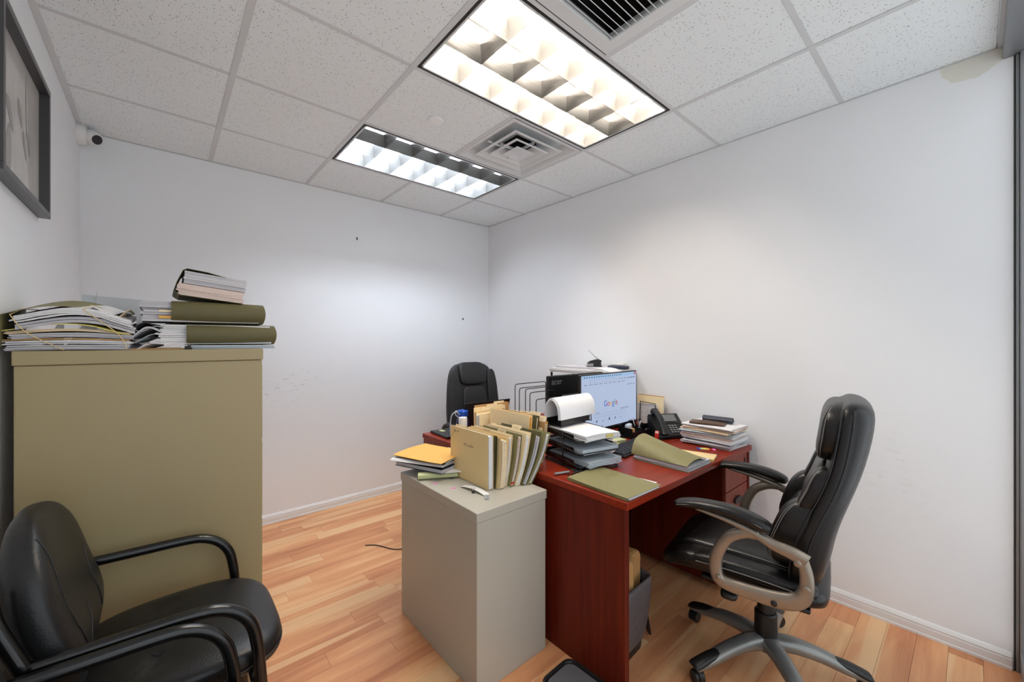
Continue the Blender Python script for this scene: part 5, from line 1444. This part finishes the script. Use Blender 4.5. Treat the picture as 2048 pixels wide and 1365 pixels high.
bm = bmesh.new(); slab(bm, lambda u, v: (0.0 + 0.12 * u, 0.24 * v, 0.001), 1, 1, 0.0015); slab(bm, lambda u, v: (0.118 * u, 0.24 * v, 0.010 + 0.012 * v * (1 - u)), 6, 6, 0.0015); obj('cover', bm, 'manila', t)
obj('papers', sheaf_bm(0.115, 0.235, 0.007, 3, 0.002, 0.01), 'yellow', t, loc=(0.059, 0.12, 0.002))
bm = bmesh.new()
rj = 0
t = thing('index_flags', 'strip of coloured index flags beside the big paper stack', 'index flags', (2.30, 1.03, DZ + 0.001), R_(-60))
for k, m in enumerate(('blue', 'green_l', 'yellow', 'orange', 'red', 'pink')):
    bm = bmesh.new(); box(bm, (k * 0.016, 0, 0), (k * 0.016 + 0.0155, 0.035, 0.002)); obj('flag', bm, m, t)

# tall stack of documents at the right end of the desk
ms = ['paper', 'paper_g', 'paper_b', 'paper', 'paper_p', 'paper', 'paper_b', 'paper_c', 'paper_p', 'paper']
pos = ['lowest document', 'second document from the bottom', 'bluish document, third from the bottom', 'fourth document from the bottom', 'pinkish document at mid height', 'white document just above mid height', 'bluish document, fourth from the top', 'cream edged document, third from the top', 'pinkish document, second from the top', 'white topmost document']
z = DZ
for k in range(10):
    h = [0.010, 0.014, 0.010, 0.012, 0.011, 0.013, 0.009, 0.010, 0.012, 0.008][k]
    sheaf('document', pos[k] + ' in the tall stack at the desk end', 'papers', ms[k], 2.505 + rp.uniform(-.012, .012), 1.028 + rp.uniform(-.012, .012), z, 0.225 + rp.uniform(-.012, .012), 0.29 + rp.uniform(-.012, .006), h, rp.uniform(-.1, .1), 'documents in the tall stack', n=4, jit=0.006, rot=0.04, wave=0.0006)
    z += h + 0.0012
zs = z
bm = bmesh.new(); slab(bm, lambda u, v: ((u - .5) * 0.09, (v - .5) * 0.19, 0.006 + 0.003 * sin(3 * v)), 5, 6, 0.008)
tag(obj('wallet', bm, 'brown', loc=(2.47, 1.045, zs), rz=0.25, smooth='auto'), 'flat brown leather wallet on the tall document stack', 'wallet')
t = thing('glasses_case', 'navy blue glasses case on top of the tall document stack', 'case', (2.555, 1.02, zs + 0.0195), R_(6))
bm = bmesh.new(); sweep(bm, [(0, -0.085, 0), (0, -0.083, 0), (0, -0.08, 0), (0, 0.08, 0), (0, 0.083, 0), (0, 0.085, 0)], (1, 0, 0), lambda q: 0.024 if 0.1 < q < 0.9 else 0.020, lambda q: 0.018 if 0.1 < q < 0.9 else 0.015, 8, 1.0); obj('body', bm, 'navy', t, smooth='auto')

# document shelf at the back right
t = thing('document_shelf', 'black wire document shelf piled with papers behind the monitors', 'shelf', (2.527, 1.955, DZ))
sw, sd = 0.135, 0.30
for z in (0.02, 0.13, 0.24, 0.368):
    bm = bmesh.new(); slab(bm, lambda u, v: ((u - .5) * 2 * sw, (v - .5) * 2 * sd, z), 1, 1, 0.003); o = obj('shelf_board', bm, 'wire', t)
for sx in (-1, 1):
    for sy in (-1, 1):
        bm = bmesh.new(); box(bm, (sx * sw - 0.006, sy * sd - 0.006, 0), (sx * sw + 0.006, sy * sd + 0.006, 0.385)); obj('post', bm, 'wire', t)
for k, (z, h, lb) in enumerate(((0.0225, 0.07, 'lowest'), (0.1325, 0.075, 'middle'), (0.2425, 0.06, 'upper'))):
    sheaf('paper_stack', 'white paper stack on the %s level of the black document shelf' % lb, 'papers', 'paper', 2.527, 1.955, DZ + z, 0.24, 0.5, h, 0.0, 'stacks on the document shelf', n=8)
zt = DZ + 0.3705
sheaf('paper_stack', 'cream and white papers under the hole punch, top of the shelf', 'papers', 'paper', 2.50, 1.965, zt, 0.26, 0.56, 0.035, 0.0, n=7, jit=0.012, rot=0.05)
sheaf('magazine', 'grey covered magazine right under the hole punch', 'magazine', 'paper_g', 2.50, 2.03, zt + 0.036, 0.22, 0.36, 0.014, 0.06, n=3, jit=0.003)
bm = bmesh.new()
for k in range(3):
    slab(bm, lambda u, v: (2.37 + 0.16 * v, 1.82 - 0.16 * u ** 1.2, zt + 0.037 + 0.006 * k - 0.03 * u ** 3), 8, 1, 0.004)
tag(obj('booklet', bm, 'paper_s', smooth='auto'), 'white booklet drooping over the right end of the shelf', 'booklet')
t = thing('hole_punch', 'black and steel hole punch with a raised lever on the papers', 'hole punch', (2.50, 1.91, zt + 0.0505), R_(-40))
bm = bmesh.new(); rbox(bm, (-0.055, -0.03, 0), (0.055, 0.03, 0.012), 0.003, 1); rbox(bm, (-0.05, -0.022, 0.012), (0.05, 0.022, 0.032), 0.003, 1); obj('base', bm, 'black', t)
bm = bmesh.new(); rbox(bm, (-0.055, -0.0305, 0.004), (-0.01, 0.0305, 0.026), 0.002, 1); tag(obj('plate', bm, 'chrome', t), 'bright steel plate')
bm = bmesh.new(); prism(bm, [(0.05, 0.032), (0.055, 0.05), (0.02, 0.058), (-0.03, 0.045), (-0.05, 0.032)], -0.018, 0.018, axis='y'); obj('head', bm, 'black', t)
bm = bmesh.new(); sweep(bm, smooth_pts([(0.048, 0, 0.05), (0.01, 0, 0.075), (-0.03, 0, 0.115), (-0.045, 0, 0.13)], 4), (0, 1, 0), lambda q: 0.016 - 0.006 * q, 0.0025, 8, 0.7); tag(obj('lever', bm, 'chrome', t, smooth='auto'), 'raised steel lever')
bm = bmesh.new(); rbox(bm, (-0.035, -0.075, 0), (0.035, 0.075, 0.024), 0.008, 3)
tag(obj('glasses_case', bm, 'navy', loc=(2.60, 1.76, zt + 0.037), rz=R_(4), smooth='auto'), 'dark navy case behind the lit monitor top', 'case')
bm = bmesh.new(); rbox(bm, (-0.03, -0.06, 0), (0.03, 0.06, 0.018), 0.003, 1)
tag(obj('carton', bm, 'white', loc=(2.63, 1.78, zt + 0.062), rz=R_(4)), 'small white box on the dark case by the wall', 'box')

# ------------------------------------------------------------------ waste bin with bag
t = thing('waste_bin', 'tall bin with a grey plastic liner under the desk', 'waste bin', (1.545, 1.055, 0), R_(3))
def rrz(w, d, z, r=0.03): return [Vector((x, y, z)) for x, y in rr(w, d, r, 4)]
bm = bmesh.new(); loft(bm, [rrz(0.085, 0.085, 0.0), rrz(0.11, 0.115, 0.315), rrz(0.106, 0.111, 0.315), rrz(0.082, 0.082, 0.006)], True); obj('bin', bm, 'black', t, smooth='auto')
bm = bmesh.new(); rl = random.Random(4)
rings = []
for z, g in ((0.045, 0.004), (0.12, 0.008), (0.2, 0.010), (0.27, 0.009), (0.318, 0.006), (0.325, 0.0), (0.318, -0.007), (0.28, -0.008)):
    q = z / 0.315; base = rrz(0.085 + 0.025 * min(q, 1) + g, 0.085 + 0.03 * min(q, 1) + g, z)
    rings.append([p + Vector((rl.uniform(-1, 1), rl.uniform(-1, 1), rl.uniform(-1, 1))) * (0.003 if abs(g) > 0.001 else 0.0015) for p in base])
loft(bm, rings, False); tag(obj('liner', bm, 'liner', t, smooth=True), 'crinkled grey plastic liner')
bm = bmesh.new(); rk = random.Random(8)
def kf(p):
    return p + Vector((sin(p.z * 60 + p.y * 40), cos(p.x * 55), 0)) * 0.006
super_pad(bm, (0, 0, 0.085), (0.08, 0.085, 0.11), 0.25, 0.25, 20, 10, kf)
tag(obj('paper_bag', bm, 'kraft', loc=(1.545, 1.055, 0.235), rz=0.3), 'crumpled brown paper bag stuffed into the bin', 'paper bag')
bm = bmesh.new(); sweep(bm, smooth_pts([(1.70, 1.03, 0.30), (1.71, 1.02, 0.22), (1.695, 1.0, 0.12), (1.70, 0.985, 0.02)], 4), (0.5, 0.86, 0), 0.018, 0.006, 8, 0.8)
tag(obj('strap', bm, 'black', smooth='auto'), 'black strap hanging beside the waste bin under the desk', 'strap')

# dark tray on the floor at the lower edge
t = thing('floor_tray', 'dark grey rounded tray on the floor between cabinet and desk', 'tray', (1.215, 0.975, 0), R_(2))
bm = bmesh.new(); loft(bm, [rrz(0.085, 0.14, 0.0, 0.035), rrz(0.095, 0.15, 0.032, 0.04), rrz(0.086, 0.141, 0.032, 0.036), rrz(0.08, 0.135, 0.012, 0.034)], True); obj('tray', bm, 'black', t, smooth='auto')
M['dgrey'] = mat('dark grey mat', (84, 84, 88), 0.7)
bm = bmesh.new(); loft(bm, [rrz(0.079, 0.134, 0.0125, 0.034), rrz(0.079, 0.134, 0.026, 0.034)], True); tag(obj('inlay', bm, 'dgrey', t), 'lighter grey inlay')

# cable end on the floor
bm = bmesh.new(); tube(bm, smooth_pts([(1.02, 2.67, 0.004), (1.08, 2.62, 0.004), (1.14, 2.5, 0.004), (1.2, 2.46, 0.004)], 4), 0.003, 6)
tag(obj('cable', bm, 'wire', smooth=True), 'short black cable end on the floor behind the grey cabinet', 'cable')

# ------------------------------------------------------------------ piles on the tall cabinet
ZC = 1.3435
gp = 'documents in the banded pile on the tall cabinet'
cx, cy = -0.218, 2.06
arch = lambda A: (lambda u, v: A * sin(pi * min(1, max(0, u))) ** 1.3)
lay = [('dark grey edged papers, bottom of the rubber banded pile', 'paper_g', 0.016, 0.002, 0.27), ('white papers, second from the bottom of the banded pile', 'paper', 0.012, 0.004, 0.28),
       ('orange edged folder low in the rubber banded pile', 'tan', 0.004, 0.005, 0.285), ('grey white papers in the middle of the banded pile', 'paper_g', 0.014, 0.008, 0.27),
       ('cream papers above the middle of the banded pile', 'paper_c', 0.008, 0.012, 0.275), ('yellow folder in the upper half of the banded pile', 'yellow', 0.003, 0.024, 0.27),
       ('grey bundle under the topmost sheets of the banded pile', 'paper_g', 0.020, 0.026, 0.265), ('white bundle, topmost in the rubber banded pile', 'paper', 0.022, 0.030, 0.26)]
z = ZC
for k, (lb, m, h, A, w) in enumerate(lay):
    bm = sheaf_bm(w, 0.30, h, 5 if h > 0.006 else 1, 0.006, 0.03, bend=lambda u, v, A=A: A * sin(pi * u) ** 1.2 - (0.03 * max(0, u - 0.7) if A > 0.02 else 0) + (0.0 if A < 0.02 else (A - 0.015) * 2.4 * v), nu=14, nv=4)
    tag(obj('document', bm, m, loc=(cx + (0.006 if k > 5 else -0.004), cy, z), rz=rp.uniform(-.03, .03)), lb, 'papers', gp)
    z += h + 0.0012
ztop = z
bm = bmesh.new()
def flap(u, v):
    x = -0.150 + 0.20 * u
    return (x, -0.158 + 0.30 * v + 0.10 * u * u * (1 - v), 0.002 - 0.006 * (1 - u) + 0.036 * sin(pi * min(1, (u * 0.20 + 0.015) / 0.27)) ** 1.1 + 0.036 * v)
slab(bm, flap, 14, 6, 0.0015)
slab(bm, lambda u, v: (-0.150, -0.158 + 0.30 * u, 0.0 - 0.095 * v + 0.036 * u * (1 - v)), 2, 3, 0.0015, (1, 0, 0))
tag(obj('folder_cover', bm, 'olive', loc=(cx, cy, ztop), smooth='auto'), 'olive cover flap over the left of the banded pile', 'folder')
for lb, x0, x1 in (('left rubber band round the paper pile', -0.13, -0.02), ('right rubber band round the paper pile', 0.02, 0.125)):
    bm = bmesh.new()
    zt_ = ztop - ZC
    zf = lambda x: 0.010 + 0.026 * sin(pi * (x + 0.135) / 0.27) ** 1.0
    pts = [(x0, -0.163, zt_ + zf(x0) - 0.01 ), ((x0 + x1) / 2 + (-.02 if x0 < 0 else .03), -0.166, zt_ * 0.5), (x1, -0.163, 0.002)]
    pts = smooth_pts(pts, 6) + [Vector((x1, 0.0, 0.001))]
    back_ = [(x0 + 0.015, -0.10, zt_ + zf(x0 + .01) + 0.009), (x0 + 0.03, 0.0, zt_ + zf(x0 + .02) + 0.009), (x0 + 0.04, 0.15, zt_ + zf(x0) + 0.006)]
    tube(bm, list(reversed([Vector(p) for p in back_])) + pts[:-1], 0.0014, 5)
    tag(obj('rubber_band', bm, 'rubber', loc=(cx, cy, ZC), smooth=True), lb + ' on the tall cabinet', 'rubber band', 'rubber bands')
# sheets curling up behind
for k, (lb, x, w, hh, tw_) in enumerate((('white sheet corner curling up at the left wall', -0.345, 0.06, 0.20, 0.05), ('white sheet standing tallest behind the banded pile', -0.285, 0.09, 0.24, 0.07))):
    bm = bmesh.new(); slab(bm, lambda u, v: (x + (w * u) * (1 - v * 0.85) + tw_ * v, 2.27 + 0.05 * v * v + 0.01 * sin(4 * u), ZC + hh * v * (0.6 + 0.4 * u)), 6, 8, 0.0006, (0, 1, 0))
    tag(obj('loose_sheet', bm, 'paper_s', smooth='auto'), lb, 'sheet', 'sheets curling up behind the pile')
M['sleeve'] = mat('translucent sleeve', (214, 220, 224), 0.3, alpha=0.6)
bm = bmesh.new(); slab(bm, lambda u, v: (-0.245 + 0.20 * u, 2.322 + 0.008 * sin(6 * u), ZC + 0.001 + (0.215 - 0.012 * u) * v), 8, 3, 0.001, (0, 1, 0))
tag(obj('plastic_sleeve', bm, 'sleeve', smooth='auto'), 'translucent plastic sleeve standing behind the white papers', 'sleeve')

def wrap_folder(label, x0, x1, yf, z0, h, dep, paper, prot, ptop=0.0, tilt=0.0, shade='olive_d'):
    t = thing('file_folder', label, 'folder', (x0, yf, z0), 0, 'olive folders on the tall cabinet', rot=(0, tilt, 0))
    L = x1 - x0
    bm = bmesh.new(); r = h / 2
    prof = [(dep, h - 0.001)] + [(r * 0.9 - r * 0.9 * sin(a), r + (r - 0.001) * cos(a)) for a in [pi * k / 12 for k in range(13)]] + [(dep, 0.001)]
    inn = [(y + (0.0015 if 0 < i < len(prof) - 1 else 0), z + (-0.0014 if z > r else 0.0014)) for i, (y, z) in enumerate(prof)]
    poly = prof + list(reversed(inn))
    rings = []
    for k in range(9):
        q = k / 8; bul = 1 + 0.05 * sin(pi * q)
        rings.append([Vector((L * q + (0.006 * sin(pi * (p[1] / h)) if q == 1 else 0), p[0], max(0.0002, r + (p[1] - r) * bul))) for p in poly])
    loft(bm, rings, True)
    obj('cover', bm, shade, t, smooth='auto')
    obj('papers', sheaf_bm(L + prot - 0.02, dep - 0.02, h - 0.008, 9, 0.008, 0.03), paper, t, loc=((L - prot) / 2 - 0.004, dep / 2 + 0.012, 0.004))
    return t
sheaf('papers_flat', 'pale blue papers beneath the lowest olive folder', 'papers', 'paper_b', 0.215, 2.05, ZC, 0.27, 0.27, 0.014, 0.0, n=3, jit=0.004)
bpy.data.objects['papers_flat'].name = 'loose_papers'
wrap_folder('lowest olive folder on the tall cabinet, rounded fold to the front', 0.065, 0.352, 1.912, ZC + 0.0155, 0.080, 0.26, 'paper', 0.075)
wrap_folder('middle olive folder on the tall cabinet, bulging with papers', 0.022, 0.312, 1.912, ZC + 0.098, 0.082, 0.26, 'paper_g', 0.085)
t = thing('file_folder', 'top olive folder on the tall cabinet, open side facing the room', 'folder', (0.026, 1.93, ZC + 0.204), 0, 'olive folders on the tall cabinet', rot=(0, R_(6.5), 0))
bm = bmesh.new()
prof = [(0.215, 0.0), (0.02, 0.0), (0.0, 0.012), (0.006, 0.05), (0.018, 0.094), (0.03, 0.103), (0.09, 0.102), (0.15, 0.094)]
inn = [(x + (0.0016 if 1 <= i <= 4 else 0), z + (0.0016 if i < 3 else -0.0016)) for i, (x, z) in enumerate(prof)]
poly = prof + list(reversed(inn))
loft(bm, [[Vector((p[0], y_, p[1])) for p in poly] for y_ in (0.0, 0.25)], True); obj('cover', bm, 'olive_d', t)
obj('papers', sheaf_bm(0.205, 0.245, 0.044, 6, 0.004, 0.015), 'paper_p', t, loc=(0.113, 0.125, 0.002))
obj('papers', sheaf_bm(0.195, 0.245, 0.046, 6, 0.005, 0.015), 'paper_g', t, loc=(0.122, 0.125, 0.048))
for k in range(9):
    rr_ = random.Random(40 + k)
    x = -0.075 + 0.012 * k * (1 if k < 6 else -0.6); zb_ = ZC + 0.004 + 0.014 * k
    a = rr_.uniform(-0.6, 0.6); A = rr_.uniform(0.008, 0.018)
    if zb_ > ZC + 0.098: x = min(x, -0.052)
    w = 0.13 - 0.004 * k
    bm = bmesh.new()
    slab(bm, lambda u, v: ((u - .5) * w, (v - .5) * 0.2, A * sin(7 * u + k) * (1 - v * .5) + 0.03 * (u - .5) * (1 if k % 2 else -0.5) + 0.012), 14, 8, 0.0016 if k % 3 else 0.006)
    tag(obj('loose_papers', bm, ['paper_g', 'paper_b', 'gap', 'paper_g', 'paper', 'dgrey', 'paper_g', 'paper_c', 'paper_g'][k], loc=(x - 0.01, 2.02 + 0.01 * (k % 3), zb_), rz=rr_.uniform(-.25, .25), smooth='auto'),
        ['lowest', 'second lowest', 'third', 'fourth', 'fifth', 'sixth', 'seventh', 'second highest', 'highest'][k] + ' crumpled sheet of the heap between banded pile and olive folders', 'papers', 'crumpled papers heaped between pile and folders')
for k in range(2):
    bm = bmesh.new(); slab(bm, lambda u, v: (u * 0.06, v * 0.12, 0), 1, 1, 0.010 - 0.003 * k)
    tag(obj('envelope', bm, 'manila_l' if k else 'orange', loc=(-0.012, 1.925, ZC + 0.118 + 0.022 * k)), ('upper' if k else 'lower') + ' tan envelope end at the left of the middle olive folder', 'envelope')
bm = bmesh.new(); slab(bm, lambda u, v: (-0.085 + u * 0.14, 1.905 + v * 0.2, ZC + 0.002), 1, 1, 0.003)
tag(obj('envelope', bm, 'tan'), 'thin tan envelope flat on the cabinet under the crumpled papers', 'envelope')
binder_clip('black clip at the foot of the lowest olive folder', 0.068, 1.903, ZC + 0.001, 0.0, sc=0.9)
